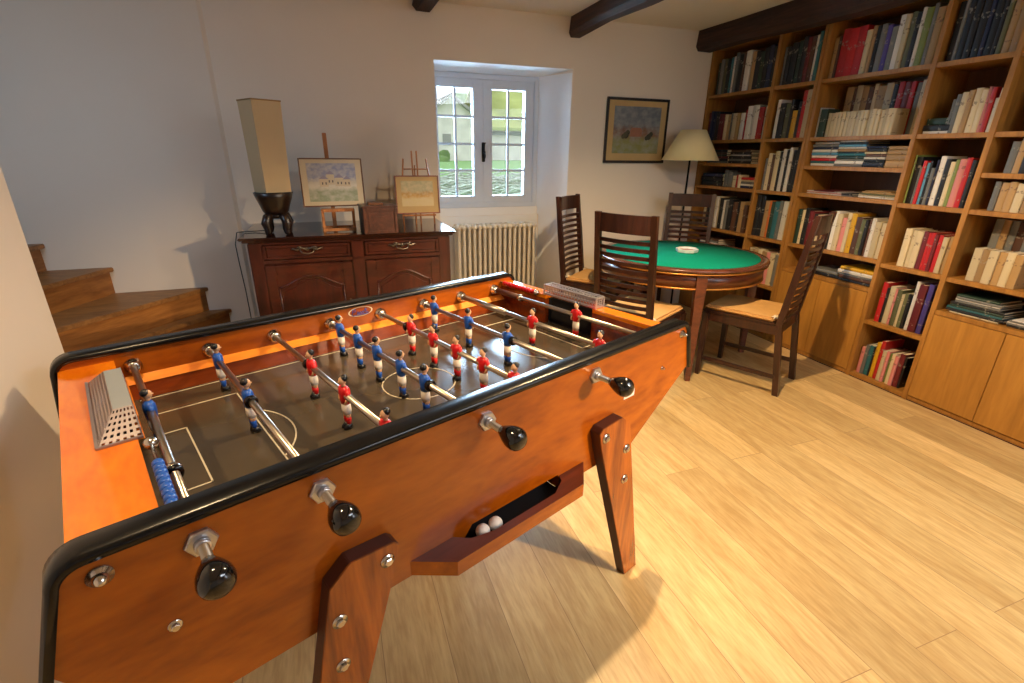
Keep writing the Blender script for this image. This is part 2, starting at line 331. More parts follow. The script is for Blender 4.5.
# ---------------------------------------------------------------- room shell
HC = 2.29
XR, YB, XL = 3.43, 3.80, -.80
b = MB(); b.box((-2.7, -2.7, -.1), (XR+.1, YB+.3, 0)); struct(b.build('floor', 'floor'))
b = MB(); b.box((-2.7, -2.7, HC), (XR+.1, YB+.46, HC+.1)); struct(b.build('ceiling', 'ceiling'))
b = MB(); b.box((XR, -2.7, 0), (XR+.1, YB+.46, HC)); struct(b.build('wall_right', 'wall'))
b = MB(); b.box((-2.7, -2.7, 0), (XR+.1, -2.6, HC)); struct(b.build('wall_rear', 'wall'))
b = MB(); b.box((-2.8, -2.7, 0), (-2.7, YB+.46, HC)); struct(b.build('wall_stairwell', 'wall'))
b = MB(); b.box((XL-.14, -2.6, 0), (XL, 1.745, HC), .012); struct(b.build('wall_left', 'wall'))
b = MB()
b.box((-2.7, YB, 0), (.785, YB+.46, HC))
b.prism([(1.852, YB), (XR, YB), (XR, YB+.46), (1.70, YB+.46), (1.70, YB+.30)], 2, 0, HC)
b.prism([(YB, 1.955), (YB+.30, 1.93), (YB+.46, 1.93), (YB+.46, HC), (YB, HC)], 0, .785, 1.852)
b.box((.785, YB+.27, 0), (1.72, YB+.46, .86))
b.box((.785, YB+.285, .86), (1.72, YB+.46, .925))
struct(b.build('wall_back', 'wall'))
# thin painted lining of the window recess
b = MB()
b.prism([(1.8515, YB+.004), (1.8485, YB+.004), (1.6965, YB+.298), (1.6995, YB+.298)], 2, 0, 1.93)
b.prism([(YB+.004, 1.9545), (YB+.004, 1.9515), (YB+.298, 1.9265), (YB+.298, 1.9295)], 0, .788, 1.849)
b.box((.7855, YB+.004, 0), (.7885, YB+.298, 1.93))
b.box((.79, YB+.266, 0), (1.70, YB+.2695, .86)); b.box((.79, YB+.281, .8605), (1.70, YB+.2845, .925)); struct(b.build('trim_1', 'recess'))
# slight step of plaster where the stair wall begins
b = MB(); b.prism([(-2.69, YB-.015), (-.60, YB-.015), (-.578, YB), (-2.69, YB)], 2, 0, HC); struct(b.build('trim_2', 'wall'))
# beams
def beam(name, x0, x1, y0, y1, z0, seed, label):
    random.seed(seed); b = MB(); rings = []; n = 14
    for i in range(n+1):
        y = y0+(y1-y0)*i/n; j = lambda a: random.uniform(-a, a)
        jx = j(.008); jz = j(.012)
        rings.append([(x0+jx+.012, y, HC+.01), (x1+jx-.01, y, HC+.01), (x1+jx, y, HC-.03), (x1+j(.006), y, z0+jz+.02), (x1-.02+j(.005), y, z0+jz+j(.004)), (x0+.025+j(.006), y, z0+jz), (x0+jx, y, z0+jz+.03)])
    fs = b.ring_loft(rings); bmesh.ops.recalc_face_normals(b.bm, faces=fs)
    o = b.build(name, 'beam'); tag(o, label, 'ceiling beam', 'old ceiling beams'); return o
beam('ceiling_beam', .655, .79, -2.58, YB-.005, 2.215, 1, 'dark rough beam above the window left corner, leftmost on ceiling')
beam('ceiling_beam', 1.795, 1.915, -2.58, YB-.005, 2.165, 2, 'dark rough beam meeting the wall right of the window')
beam('ceiling_beam', 2.945, 3.105, -2.58, YB-.005, 2.135, 4, 'massive dark beam running along the top of the bookcase')

# window
wf = MB(); y0, y1 = YB+.30, YB+.37
XW0, XW1, ZW0, ZW1 = .775, 1.698, .925, 1.925
def fr_rect(b, x0, x1, z0, z1, t, ya, yb, bev=.004, tb=None):
    tb = tb or t
    b.box((x0, ya, z0), (x0+t, yb, z1), bev); b.box((x1-t, ya, z0), (x1, yb, z1), bev)
    b.box((x0+t, ya, z0), (x1-t, yb, z0+tb), bev); b.box((x0+t, ya, z1-t), (x1-t, yb, z1), bev)
fr_rect(wf, XW0, XW1, ZW0, ZW1, .038, y0-.008, y1+.02)
win = struct(wf.build('window_1', 'window'))
for nm, (xa, xb, g0, g1) in {'left': (.813, 1.2265, .862, 1.147), 'right': (1.2265, 1.660, 1.303, 1.586)}.items():
    sb = MB(); za, zb = ZW0+.038, ZW1-.038
    sb.box((xa, y0+.004, za), (g0, y1, zb), .003); sb.box((g1, y0+.004, za), (xb, y1, zb), .003)
    sb.box((g0, y0+.004, za), (g1, y1, 1.018), .003); sb.box((g0, y0+.004, 1.823), (g1, y1, zb), .003)
    s = sb.build('sash', 'window', win)
    mb = MB(); gx = (g0+g1)/2; mb.box((gx-.009, y0+.018, 1.018), (gx+.009, y0+.036, 1.823), .002)
    for k in (1, 2, 3):
        z = 1.018+(1.823-1.018)*k/4; mb.box((g0, y0+.017, z-.009), (g1, y0+.0365, z+.009), .002)
    mb.build('glazing_bars', 'window', s)
    p = MB(); p.box((g0, y0+.038, 1.018), (g1, y0+.042, 1.823)); p.build('pane', 'glass', s)
h = MB(); h.box((1.212, y0-.004, 1.285), (1.240, y0+.004, 1.435), .006); h.lathe([(.0, -.035), (.010, -.034), (.012, -.02), (.007, -.012), (.007, 0)], (1.226, y0, 1.36), 'y', 12)
h.tube([(1.226, y0-.03, 1.36), (1.222, y0-.034, 1.39), (1.228, y0-.03, 1.425), (1.238, y0-.026, 1.43)], [.006, .008, .006, .004], 8)
h.tube([(1.226, y0-.03, 1.36), (1.230, y0-.034, 1.33), (1.224, y0-.03, 1.30)], [.006, .008, .004], 8)
h.build('window_handle', 'blackiron', win)

# ---------------------------------------------------------------- outdoors
b = MB(); b.prism([(YB+.47, -.3), (YB+.47, .62), (10, .80), (24, 1.0), (90, 1.6), (90, -.3)], 0, -40, 70); o = b.build('lawn', 'grass'); o['kind'] = 'structure'
def house(name, label, x0, x1, ya, yb, h, hr, gable, roofm):
    t = thing(name, label, 'house', ((x0+x1)/2, (ya+yb)/2, .96)); cx, cy = (x0+x1)/2, (ya+yb)/2
    W, D = (x1-x0)/2, (yb-ya)/2
    b = MB()
    if gable:
        b.prism([(-W, 0), (W, 0), (W, h), (0, h+hr-.15), (-W, h)], 1, -D, D); b.build('stone_walls', 'stonewall', t)
        b = MB()
        for s_ in (-1, 1):
            b.prism([(0, h+hr), (0, h+hr-.15), (s_*(W+.4), h-.35), (s_*(W+.4), h-.2)], 1, -D-.3, D+.3)
        b.build('roof', roofm, t)
        b = MB(); b.box((-.45, -D-.04, .75), (-.05, -D, 1.25)); b.build('window', 'slate', t)
    else:
        b.prism([(-D, 0), (D, 0), (D, h), (0, h+hr-.15), (-D, h)], 0, -W, W); b.build('stone_walls', 'stonewall', t)
        b = MB()
        for s_ in (-1, 1):
            b.prism([(0, h+hr), (0, h+hr-.15), (s_*(D+.5), h-.35), (s_*(D+.5), h-.2)], 0, -W-.3, W+.3)
        b.build('roof', roofm, t)
        b = MB(); b.box((-W, -D-.12, h-.55), (W, -D, h-.40)); b.build('eaves_gutter', 'slate', t)
    return t
house('stone_barn', 'pale stone gabled barn seen through the left window casement', 4.35, 7.45, 25, 31, 1.85, 1.15, True, 'slate')
house('stone_house', 'long pale stone house with mossy roof behind the right casement', 8.4, 17, 26.5, 33, 1.85, 1.9, False, 'moss')
random.seed(5)
def bush(name, label, cx, cy, r, hz, n):
    b = MB(); b.tube([(cx, cy, .95), (cx+.05, cy, 1.2), (cx, cy, hz*.6)], [.16*r/2, .13*r/2, .06*r/2], 8)
    for i in range(n):
        a = random.uniform(0, 2*PI); d = random.uniform(0, r*.7); b.sphere((cx+d*math.cos(a), cy+d*math.sin(a), hz*random.uniform(.35, .85)), random.uniform(.3, .55)*r, 2, (1, 1, random.uniform(.7, 1.1)))
    for v in b.bm.verts: v.co += Vector((random.uniform(-.06, .06), random.uniform(-.06, .06), random.uniform(-.06, .06)))*r
    o = b.build(name, 'foliage'); tag(o, label, 'tree')
bush('leafy_tree', 'green leafy tree behind the barn roof outside the window', 9.6, 38, 2.2, 5.2, 22)
bush('round_bush', 'low green bush at the far left corner of the barn', 4.9, 23.9, .7, 1.5, 14)
b = MB()
for i in range(420):
    x = random.uniform(.8, 4.2); y = random.uniform(7.0, 10.4); z = .74+random.uniform(0, .24)*(1-abs(y-8.7)/2.2); a = random.uniform(-.5, .5); l = random.uniform(.3, 1.1); e = random.uniform(-.3, .3)
    b.tube([(x, y, z), (x+l*math.cos(a)*.5, y+l*math.sin(a)*.3, z+.08+e*.2), (x+l*math.cos(a), y+l*math.sin(a)*.6, z+e*.4)], [.012, .01, .005], 4)
o = b.build('brushwood_heap', 'twig'); tag(o, 'heap of cut pale twigs lying on the lawn outside the window', 'brushwood', kind='stuff')

# ---------------------------------------------------------------- staircase
st = thing('staircase', 'oak winder staircase rising to the left behind the football table', 'staircase', (-1.5, 3.0, 0))
NW = (-1.86, 2.56)
tips = [(-.62, .155), (-.735, .31), (-.85, .475), (-1.353, .645), (-1.665, .81), (-2.02, .97), (-2.45, 1.13)]
YW = YB-.015
def pt(x): return (x, YW)
for i in range(len(tips)-1):
    x, z = tips[i]; xn = tips[i+1][0]
    d = Vector((NW[0]-x, NW[1]-YW)).normalized(); nn = Vector((d.y, -d.x))
    if nn.x < 0: nn = -nn
    nos = .03
    A = Vector((x, YW)); B_ = Vector((NW[0]+.05, NW[1])) if i < 3 else Vector((NW[0], NW[1]))
    C_ = Vector((xn-.03, YW)); Dv = Vector((NW[0]-.04, NW[1]+.02))
    ov = lambda p: (p.x+1.5, p.y-3.0)
    tb = MB(); tb.prism([ov(A), ov(B_), ov(Dv), ov(C_)], 2, z-.028, z, .004); tb.build('tread', 'tread', st)
    rb = MB(); A2 = A-nn*nos; B2 = B_-nn*nos*.4; A3 = A2-nn*.018; B3 = B2-nn*.018
    A2.y = YW; A3.y = YW
    rb.prism([ov(A2), ov(B2), ov(B3), ov(A3)], 2, (tips[i-1][1] if i else 0.0), z-.028); rb.build('riser', 'riser', st)

# ---------------------------------------------------------------- football table
PHI = math.radians(21.6); TC, NC = .652, -1.178
Tx, Ty = math.cos(PHI), math.sin(PHI); Nx, Ny = math.sin(PHI), -math.cos(PHI)
ft = thing('football_table', 'orange varnished table football table with black rim in the foreground', 'football table', (TC*Tx+NC*Nx, TC*Ty+NC*Ny, 0), PHI)
def X(t): return t-TC
def Yn(n): return NC-n
def FP(t, n, z): return Vector((X(t), Yn(n), z))
tL, tR, zT, zB = -.138, 1.438, .856, .505
FL = [.045]
def slope_t(z, side):      # the ends flare outward towards the bottom
    return (-.118-FL[0]*(zT-z)/.156) if side == 0 else (1.402+.040*(zT-z)/.156)
def sideprof(notch):
    P_ = [(X(slope_t(.70, 0)), .70), (X(-.062), zB)]
    if notch: P_ += [(X(.500), zB), (X(.535), .549), (X(.822), .549), (X(.824), zB)]
    return P_ + [(X(1.150), zB), (X(slope_t(.70, 1)), .70), (X(slope_t(zT-.03, 1)), zT-.03), (X(slope_t(zT, 1)-.03), zT), (X(slope_t(zT, 0)+.03), zT), (X(slope_t(zT-.03, 0)), zT-.03)]
for n0, n1, nt in ((-.775, -.735, True), (-1.622, -1.582, False)):
    FL[0] = .045 if nt else .015
    b = MB(); b.prism(sideprof(nt), 1, Yn(n0), Yn(n1)); o = b.build('side_panel', 'foos', ft)
# black rim caps
def rimpath(off):
    R = .040+off; pts = [(X(slope_t(.690, 0))-off, .690)]
    for side, a0, a1 in ((0, PI-.12, PI/2), (1, PI/2, .12)):
        cx = X(slope_t(zT-.04, side)) + (1 if side == 0 else -1)*.040
        for k in range(8):
            a = a0+(a1-a0)*k/7; pts.append((cx+R*math.cos(a), zT-.040+R*math.sin(a)))
    pts.append((X(slope_t(.690, 1))+off, .690)); return pts
for n0, n1 in ((-.780, -.727), (-1.630, -1.577)):
    FL[0] = .045 if n0 > -1 else .015
    b = MB(); outer = rimpath(.007); inner = rimpath(-.0085); ya, yb = Yn(n0), Yn(n1)
    rings = []
    e = .006 if yb > ya else -.006
    for po, pi_ in zip(outer, inner):
        mx_ = (po[0]+(pi_[0]-po[0])*.25, po[1]+(pi_[1]-po[1])*.25)
        rings.append([(pi_[0], ya, pi_[1]), (mx_[0], ya, mx_[1]), (po[0], ya+e, po[1]), (po[0], yb-e, po[1]), (mx_[0], yb, mx_[1]), (pi_[0], yb, pi_[1])])
    fs = b.ring_loft(rings); bmesh.ops.recalc_face_normals(b.bm, faces=fs)
    for f in fs: f.smooth = len(f.verts) == 4
    b.build('rim_strip', 'rubber', ft)
YI0, YI1 = Yn(-1.582), Yn(-.775)   # far, near inner faces (local y: far positive)
# cabinet shell: end boards, sloping bottom
b = MB()
b.box((X(-.111), YI1, .70), (X(-.095), YI0, .8148)); b.box((X(1.380), YI1, .70), (X(1.396), YI0, .8148))
b.prism([(X(-.111), .70), (X(-.045), .512), (X(1.145), .512), (X(1.396), .70), (X(1.372), .70), (X(1.138), .53), (X(-.034), .53), (X(-.093), .70)], 1, YI1, YI0)
b.build('cabinet_body', 'foos_in', ft)
b = MB(); b.box((X(-.02), YI1, .700), (X(1.36), YI0, .715)); b.build('playfield', 'field', ft)
# end decks with goal mouths
for side in (0, 1):
    ta, tb_ = (-.112, 0.0) if side == 0 else (1.342, 1.397)
    b = MB(); g0_, g1_ = (-1.385, -1.105) if side == 0 else (-1.315, -1.075)
    to, ti = (ta, tb_) if side == 0 else (tb_, ta); tm = -.052 if side == 0 else 1.386
    b.prism([(X(to), YI1), (X(ti), YI1), (X(ti), Yn(g1_)), (X(tm), Yn(g1_)), (X(tm), Yn(g0_)), (X(ti), Yn(g0_)), (X(ti), YI0), (X(to), YI0)], 2, .815, .830); b.build('end_deck', 'foos_deck', ft)
    tw0, tw1 = (-.02, 0.0) if side == 0 else (1.342, 1.362)
    for q0, q1 in ((-1.582, g0_), (g1_, -.775)):
        b = MB(); b.box((X(tw0), Yn(q0), .715), (X(tw1), Yn(q1), .815)); b.build('goal_wall', 'foos_in', ft)
    b = MB(); t0_, t1_ = (-.084, -.0205) if side == 0 else (1.3625, 1.379)
    tb2 = t0_ if side == 0 else t1_-.004
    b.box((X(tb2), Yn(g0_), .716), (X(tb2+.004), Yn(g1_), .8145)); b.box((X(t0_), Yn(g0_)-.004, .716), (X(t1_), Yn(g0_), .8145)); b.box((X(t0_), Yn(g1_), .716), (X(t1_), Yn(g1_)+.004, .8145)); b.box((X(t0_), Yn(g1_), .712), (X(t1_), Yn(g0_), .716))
    b.build('goal_pocket', 'opening_shade', ft)  # pocket coloured near-black for the shade inside the goal
b = MB(); b.box((X(.495), Yn(-.778), .5005), (X(.8235), Yn(-.7355), .5048)); b.box((X(.47), Yn(-.80), .5055), (X(.85), Yn(-.7755), .60)); b.build('return_opening_shade', 'opening_shade', ft)  # near-black sheets stand in for shade behind the ball return opening
# battens along the inner walls
b = MB(); zl = .776
for na, nb in ((-1.582, -1.558), (-.799, -.775)):
    lo, hi = sorted((Yn(na), Yn(nb)))
    if na < -1: b.prism([(hi, .715), (lo, .715), (lo, .760), (hi, zl)], 0, X(0.001), X(1.341))
    else: b.prism([(lo, .715), (hi, .715), (hi, .760), (lo, zl)], 0, X(0.001), X(1.341))
b.build('inner_batten', 'foos_in', ft)
b = MB()
b.prism([(Yn(-1.5815), zl+.0012), (Yn(-1.5565), .7612), (Yn(-1.5565), .7602), (Yn(-1.5815), zl+.0002)], 0, X(.012), X(1.335)); b.prism([(Yn(-.7985), .7612), (Yn(-.7755), zl+.0012), (Yn(-.7755), zl+.0002), (Yn(-.7985), .7602)], 0, X(.012), X(1.335))
b.box((X(.001), Yn(-1.55), .716), (X(.012), Yn(-1.315), .775), .002)
b.build('batten_lit_top', 'ledge_lit', ft)  # thin paler sheets paint the lit tops of the battens
# field markings
b = MB(); zf = .7152; zh = .7160
def seg2(t0, n0, t1, n1, w_=.0035):
    a = Vector((X(t0), Yn(n0))); c = Vector((X(t1), Yn(n1))); d = (c-a).normalized(); p = Vector((-d.y, d.x))*w_/2; a = a-d*w_/2; c = c+d*w_/2
    b.prism([tuple(a+p), tuple(a-p), tuple(c-p), tuple(c+p)], 2, zf, zh)
nF, nN = -1.545, -.812
seg2(.03, nF, 1.315, nF); seg2(.03, nN, 1.315, nN); 
for s_ in (0, 1):
    f = (lambda t: t) if s_ == 0 else (lambda t: 1.342-t)
    seg2(f(.03), -1.43, f(.238), -1.43); seg2(f(.238), -1.43, f(.238), -.925); seg2(f(.238), -.925, f(.03), -.925)
    seg2(f(.03), -1.307, f(.096), -1.307); seg2(f(.096), -1.307, f(.096), -1.03); seg2(f(.096), -1.03, f(.03), -1.03)
    pr_ = None
    for k in range(17):
        a = -.83+1.66*k/16; q = (f(.11+.19*math.cos(a)), -1.168+.19*math.sin(a))
        if pr_: seg2(*pr_, *q)
        pr_ = q
pr_ = None
for k in range(41):
    a = 2*PI*k/40; q = (.664+.106*math.cos(a), -1.160+.106*math.sin(a))
    if pr_: seg2(*pr_, *q)
    pr_ = q
seg2(.671, nF, .671, nN)
b.build('field_markings', 'line', ft)
# goal cages on the decks
def perforated(b, p0, u, v, nu, nv, mu=.35, mv=.35, p3=None):
    # a sheet from p0 spanned by u,v with nu x nv square holes
    p0, u, v = Vector(p0), Vector(u), Vector(v)
    w3 = (Vector(p3)-p0-u-v) if p3 is not None else Vector((0, 0, 0)); us, vs = [0], [0]
    for n_, m_, L_ in ((nu, mu, us), (nv, mv, vs)):
        for i in range(n_): L_ += [(i+m_/2)/n_, (i+1-m_/2)/n_]
        L_.append(1)
    grid = [[b.bm.verts.new(p0+u*x+v*y+w3*(x*y)) for y in vs] for x in us]
    for i in range(len(us)-1):
        for j in range(len(vs)-1):
            if i % 2 == 1 and j % 2 == 1: continue
            f = b.bm.faces.new((grid[i][j], grid[i+1][j], grid[i+1][j+1], grid[i][j+1])); f.material_index = b.mi
cg = MB()
zc, zd = .866, .8305
tc0, tc1, tb0, tb1 = -.024, .008, -.060, .010
nf0, nn0, nfB, nnB = -1.41, -1.17, -1.45, -1.085
cg.box(FP(tc0, nn0, zc-.0015), FP(tc1, nf0, zc))
cg.build('goal_cage_top', 'greyplate', ft)
cg = MB()
perforated(cg, FP(tb0, nfB, zd), FP(tb0, nnB, zd)-FP(tb0, nfB, zd), FP(tc0, nf0, zc)-FP(tb0, nfB, zd), 34, 6, .4, .4, FP(tc0, nn0, zc))
# near end: sloping face with square holes
A_, B_, C_, D_ = FP(tb0, nnB, zd), FP(tb1, nnB, zd), FP(tc1, nn0, zc), FP(tc0, nn0, zc)
perforated(cg, A_, B_-A_, D_-A_, 6, 6, .5, .5, C_)
perforated(cg, FP(tb1, nnB, zd), FP(tb1, nfB, zd)-FP(tb1, nnB, zd), Vector((X(tc1)-X(tb1), 0, zc-zd-.012)), 1, 1, 1, 1)
cg.box(FP(tb0-.002, nnB+.004, zd), FP(tb1, nnB-.002, zd+.004)); cg.box(FP(tb0-.003, nfB, zd), FP(tb0+.001, nnB, zd+.003))
cage = cg.build('goal_cage', 'meshplate', ft)
md = cage.modifiers.new('s', 'SOLIDIFY'); md.thickness = .0012
cg = MB(); c0, c1 = 1.345, 1.389; na, nb = -1.325, -1.065; ztop = .868
for (p, q) in ((c0, na), (c0, nb), (c1, na), (c1, nb)): cg.box(FP(p-.003, q-.003, .830), FP(p+.003, q+.003, ztop))
for zz in (.832, ztop-.003):
    for tt in (c0, c1): cg.box(FP(tt-.003, na, zz), FP(tt+.003, nb, zz+.006))
    for nn_ in (na, nb): cg.box(FP(c0, nn_-.003, zz), FP(c1, nn_+.003, zz+.006))
cg.build('goal_cage_frame', 'zinc', ft)
cg = MB()
perforated(cg, FP(c0, na, .834), Vector((0, Yn(nb)-Yn(na), 0)), Vector((0, 0, .032)), 18, 4, .28, .28)
perforated(cg, FP(c1, na, .834), Vector((0, Yn(nb)-Yn(na), 0)), Vector((0, 0, .032)), 18, 4, .28, .28)
perforated(cg, FP(c0, nb, .834), Vector((c1-c0, 0, 0)), Vector((0, 0, .032)), 4, 4, .28, .28)
perforated(cg, FP(c0, na, ztop), Vector((0, Yn(nb)-Yn(na), 0)), Vector((c1-c0, 0, 0)), 18, 4, .28, .28)
cage = cg.build('goal_cage_netting', 'zinc', ft)
# scorers
for tt, n_end, n_b0, n_b1, col in ((.017, -1.045, -.965, -.79, 'blue'), (1.334, -1.36, -1.56, -1.375, 'red')):
    wall_n = -.775 if col == 'blue' else -1.582
    b = MB(); b.tube([FP(tt, wall_n, .832), FP(tt, n_end, .832)], .003, 8)
    b.lathe([(0.001, -.012), (.009, -.010), (.013, 0), (.009, .010), (.001, .012)], FP(tt, n_end, .832), 'y', 14)
    sc_o = b.build('scoring_rod', 'chrome', ft)
    lo, hi = sorted((n_b0, n_b1)); nbd = 10
    for k in range(nbd):
        c = FP(tt, lo+(hi-lo)*(k+.5)/nbd, .832); r = .0098; hw = (hi-lo)/nbd*.47
        b = MB(); b.lathe([(.004, -hw), (r*.8, -hw), (r, -hw*.5), (r, hw*.5), (r*.8, hw), (.004, hw)], (0, 0, 0), 'y', 12); b.build('scoring_bead', col, sc_o, c)
# players
def player_mesh(team):
    b = MB()
    def E(cx, cz, rx, ry, n=10, y=0): return [(cx+rx*math.cos(2*PI*k/n), y+ry*math.sin(2*PI*k/n), cz) for k in range(n)]
    def loft(rings, mi):
        b.mi = mi; fs = b.ring_loft(rings); bmesh.ops.recalc_face_normals(b.bm, faces=fs)
        for f in fs: f.smooth = True
    loft([E(0, -.022, .0110, .0135), E(0, -.012, .0122, .0145), E(0, .004, .0132, .0180), E(0, .014, .0122, .0195), E(0, .020, .0085, .0140), E(0, .023, .005, .006)], 0)   # shirt
    loft([E(0, .020, .0052, .0058), E(.001, .030, .005, .0055)], 3)        # neck
    b.mi = 3; b.sphere((.002, 0, .037), .0098, 2, (1, .88, 1.18)); b.sphere((.0118, 0, .036), .0022, 1)      # head, nose
    b.mi = 4; b.sphere((-.0018, 0, .0415), .0098, 2, (1.0, .98, .95))      # hair
    loft([E(0, -.050, .0100, .0140), E(0, -.040, .0112, .0142), E(0, -.020, .0108, .0128)], 1)               # shorts
    for s_ in (-1, 1):
        y = s_*.0064
        loft([E(0, -.060, .0062, .0060, 8, y), E(0, -.048, .0076, .0068, 8, y)], 3)
        loft([E(0, -.079, .0052, .0052, 8, y), E(0, -.066, .0068, .0062, 8, y), E(0, -.058, .0066, .0062, 8, y)], 2)
        loft([E(.003, -.090, .0118, .0064, 8, y), E(.003, -.084, .0112, .0064, 8, y), E(.0, -.077, .0066, .0056, 8, y)], 4)
        b.mi = 0; b.tube([(0, s_*.0165, .015), (.001, s_*.0210, .006), (.003, s_*.0200, -.003)], [.0056, .0060, .0052], 8)   # sleeve
        b.mi = 3; b.tube([(.003, s_*.0200, -.003), (.006, s_*.0185, -.013), (.008, s_*.0150, -.019)], [.0036, .0034, .0030], 6)
    o = b.build('player', [team, 'whitep', team, 'skin', 'black'], None); return o
pB, pR = player_mesh('blue'), player_mesh('red')
used = {'blue': False, 'red': False}
RODS = [(.040, 'blue', [-1.262]), (.222, 'blue', [-1.473, -1.182]), (.402, 'red', [-1.262, -1.052, -.842]), (.584, 'blue', [-1.503, -1.371, -1.245, -1.106, -.985]),
        (.767, 'red', [-1.362, -1.229, -1.104, -.977, -.846]), (.951, 'blue', [-1.509, -1.295, -1.088]), (1.125, 'red', [-1.156, -.860]), (1.300, 'red', [-1.110])]
ZR = .806
for t_, team, ns in RODS:
    b = MB(); near = team == 'blue'
    e0 = Yn(-1.612) if near else Yn(-1.70); e1 = Yn(-.680) if near else Yn(-.745)
    b.tube([(0, e0, 0), (0, e1, 0)], .0079, 14)
    rod = b.build('rod', 'steel', ft, (X(t_)-.004, 0, ZR))
    # bushings on the inner walls
    for yw, d in ((Yn(-1.582), -1), (Yn(-.775), 1)):
        b = MB(); b.lathe([(.0085, 0), (.021, 0), (.021, d*.006), (.016, d*.009), (.016, d*.020), (.013, d*.024), (.0085, d*.024)], (0, yw, 0), 'y', 18); b.build('bushing', 'chrome', rod)
    # outer hexagonal plate and ferrule, knob on the playing side
    for yw, d in (((Yn(-.735), -1),) if near else ((Yn(-1.622), 1),)):
        b = MB(); b.lathe([(.0083, 0), (.023, 0), (.023, d*.006), (.021, d*.0085), (.0083, d*.0085)], (0, yw, 0), 'y', 6 if d < 0 else 6, False)
        b.lathe([(.0083, d*.008), (.0115, d*.008), (.0115, d*.018), (.0083, d*.018)], (0, yw, 0), 'y', 16); b.build('hexagonal_plate', 'zinc', rod)
    yk, d = (Yn(-.682), -1) if near else (Yn(-1.690), 1)
    b = MB(); b.lathe([(.0085, 0), (.0110, 0), (.0145, d*.008), (.0200, d*.020), (.0242, d*.033), (.0252, d*.044), (.0228, d*.054), (.0160, d*.061), (.008, d*.0635), (.001, d*.064)], (0, yk, 0), 'y', 32); b.build('knob', 'knob', rod)
    for i, n_ in enumerate(ns):
        src = pB if team == 'blue' else pR
        if not used[team]: pl = src; used[team] = True
        else: pl = src.copy(); COL.objects.link(pl)
        pl.parent = rod; pl.location = (0, Yn(n_), 0); pl.rotation_euler = (0, 0, 0 if team == 'blue' else PI)
    for tt, nn_ in ((.222, -1.156), (.584, -.960), (.951, -1.062), (.402, -1.288), (.767, -1.388), (.040, -.965), (.040, -.955)):
        if abs(tt-t_) < .001:
            b = MB(); b.lathe([(.008, -.007), (.0135, -.007), (.015, -.004), (.015, .004), (.0135, .007), (.008, .007)], (0, Yn(nn_), 0), 'y', 16); b.build('stopper_ring', 'rubber' if nn_ != -.965 else 'chrome', rod)
    if t_ > 1.0:
        L0 = {1.125: (-1.56, -1.30), 1.300: (-1.56, -1.42)}[t_]
        b = MB(); b.lathe([(.008, Yn(L0[0])), (.0115, Yn(L0[0])), (.0115, Yn(L0[1])), (.008, Yn(L0[1]))], (0, 0, 0), 'y', 16); b.build('rod_sleeve', 'steel' if t_ < 1.2 else 'foos_edge', rod)
        if t_ > 1.2:
            b = MB(); b.lathe([(.008, -.009), (.015, -.009), (.015, .009), (.008, .009)], (0, Yn(-1.41), 0), 'y', 16); b.build('collar', 'chrome', rod)
# oval badge on the far inner wall
b = MB(); cx, cz, y = X(.690), .828, Yn(-1.5815)
def oval(a, c, ri, ro, yy):
    n = 32; V = []
    for k in range(n):
        t = 2*PI*k/n; V.append((cx+math.cos(t), cz+math.sin(t)))
    for k in range(n):
        t0, t1 = 2*PI*k/n, 2*PI*(k+1)/n
        b.quad([(cx+a*ri*math.cos(t0), yy, cz+c*ri*math.sin(t0)), (cx+a*ri*math.cos(t1), yy, cz+c*ri*math.sin(t1)), (cx+a*ro*math.cos(t1), yy, cz+c*ro*math.sin(t1)), (cx+a*ro*math.cos(t0), yy, cz+c*ro*math.sin(t0))])
b.mi = 0; oval(.045, .017, .90, 1, y-.0015)
b.mi = 1; oval(.045, .017, .001, .90, y-.0008)
b.mi = 2
for pts in ([(-.032, -.010), (-.028, .010), (-.020, .011), (-.018, .003), (-.028, .001)], [(-.014, -.006), (-.010, .001), (-.006, -.002), (-.012, -.007), (-.004, -.007), (0, .001), (.003, -.007), (.008, .001), (.010, -.007), (.014, .001)], [(.018, .010), (.020, -.007), (.027, -.004)], [(.014, .004), (.025, .005)], [(-.030, -.012), (.0, -.010), (.030, -.011)]):
    b.tube([(cx+p[0], y-.0022, cz+p[1]) for p in pts], .0011, 5)
b.build('oval_badge', ['line', 'foos_in', 'blue'], ft)
# bolts, cap, plate on the near panel
def bolt(t, z, r, n=-.735, dome=False, name='bolt'):
    b = MB(); y = Yn(n)
    if dome: b.lathe([(r, 0), (r, -.003), (r*.6, -.005), (r*.6, -.011), (r*.35, -.018), (.001, -.020)], (0, 0, 0), 'y', 18)
    else: b.lathe([(r, 0), (r, -.002), (r*.62, -.003), (r*.62, -.008), (r*.5, -.009), (.001, -.0095)], (0, 0, 0), 'y', 6 if r > .012 else 12, False); b.lathe([(r, 0), (r*.98, -.0022), (.001, -.0024)], (0, 0, 0), 'y', 20)
    b.build(name, 'chrome', ft, (X(t), y, z))
bolt(-.080, .818, .016, dome=True); bolt(1.372, .822, .013, dome=True); bolt(-.022, .680, .010); bolt(1.280, .730, .006)
b = MB(); b.box(FP(1.090, -.7335, .683), FP(1.140, -.735, .705), .003); b.build('small_plate', 'whitep', ft)
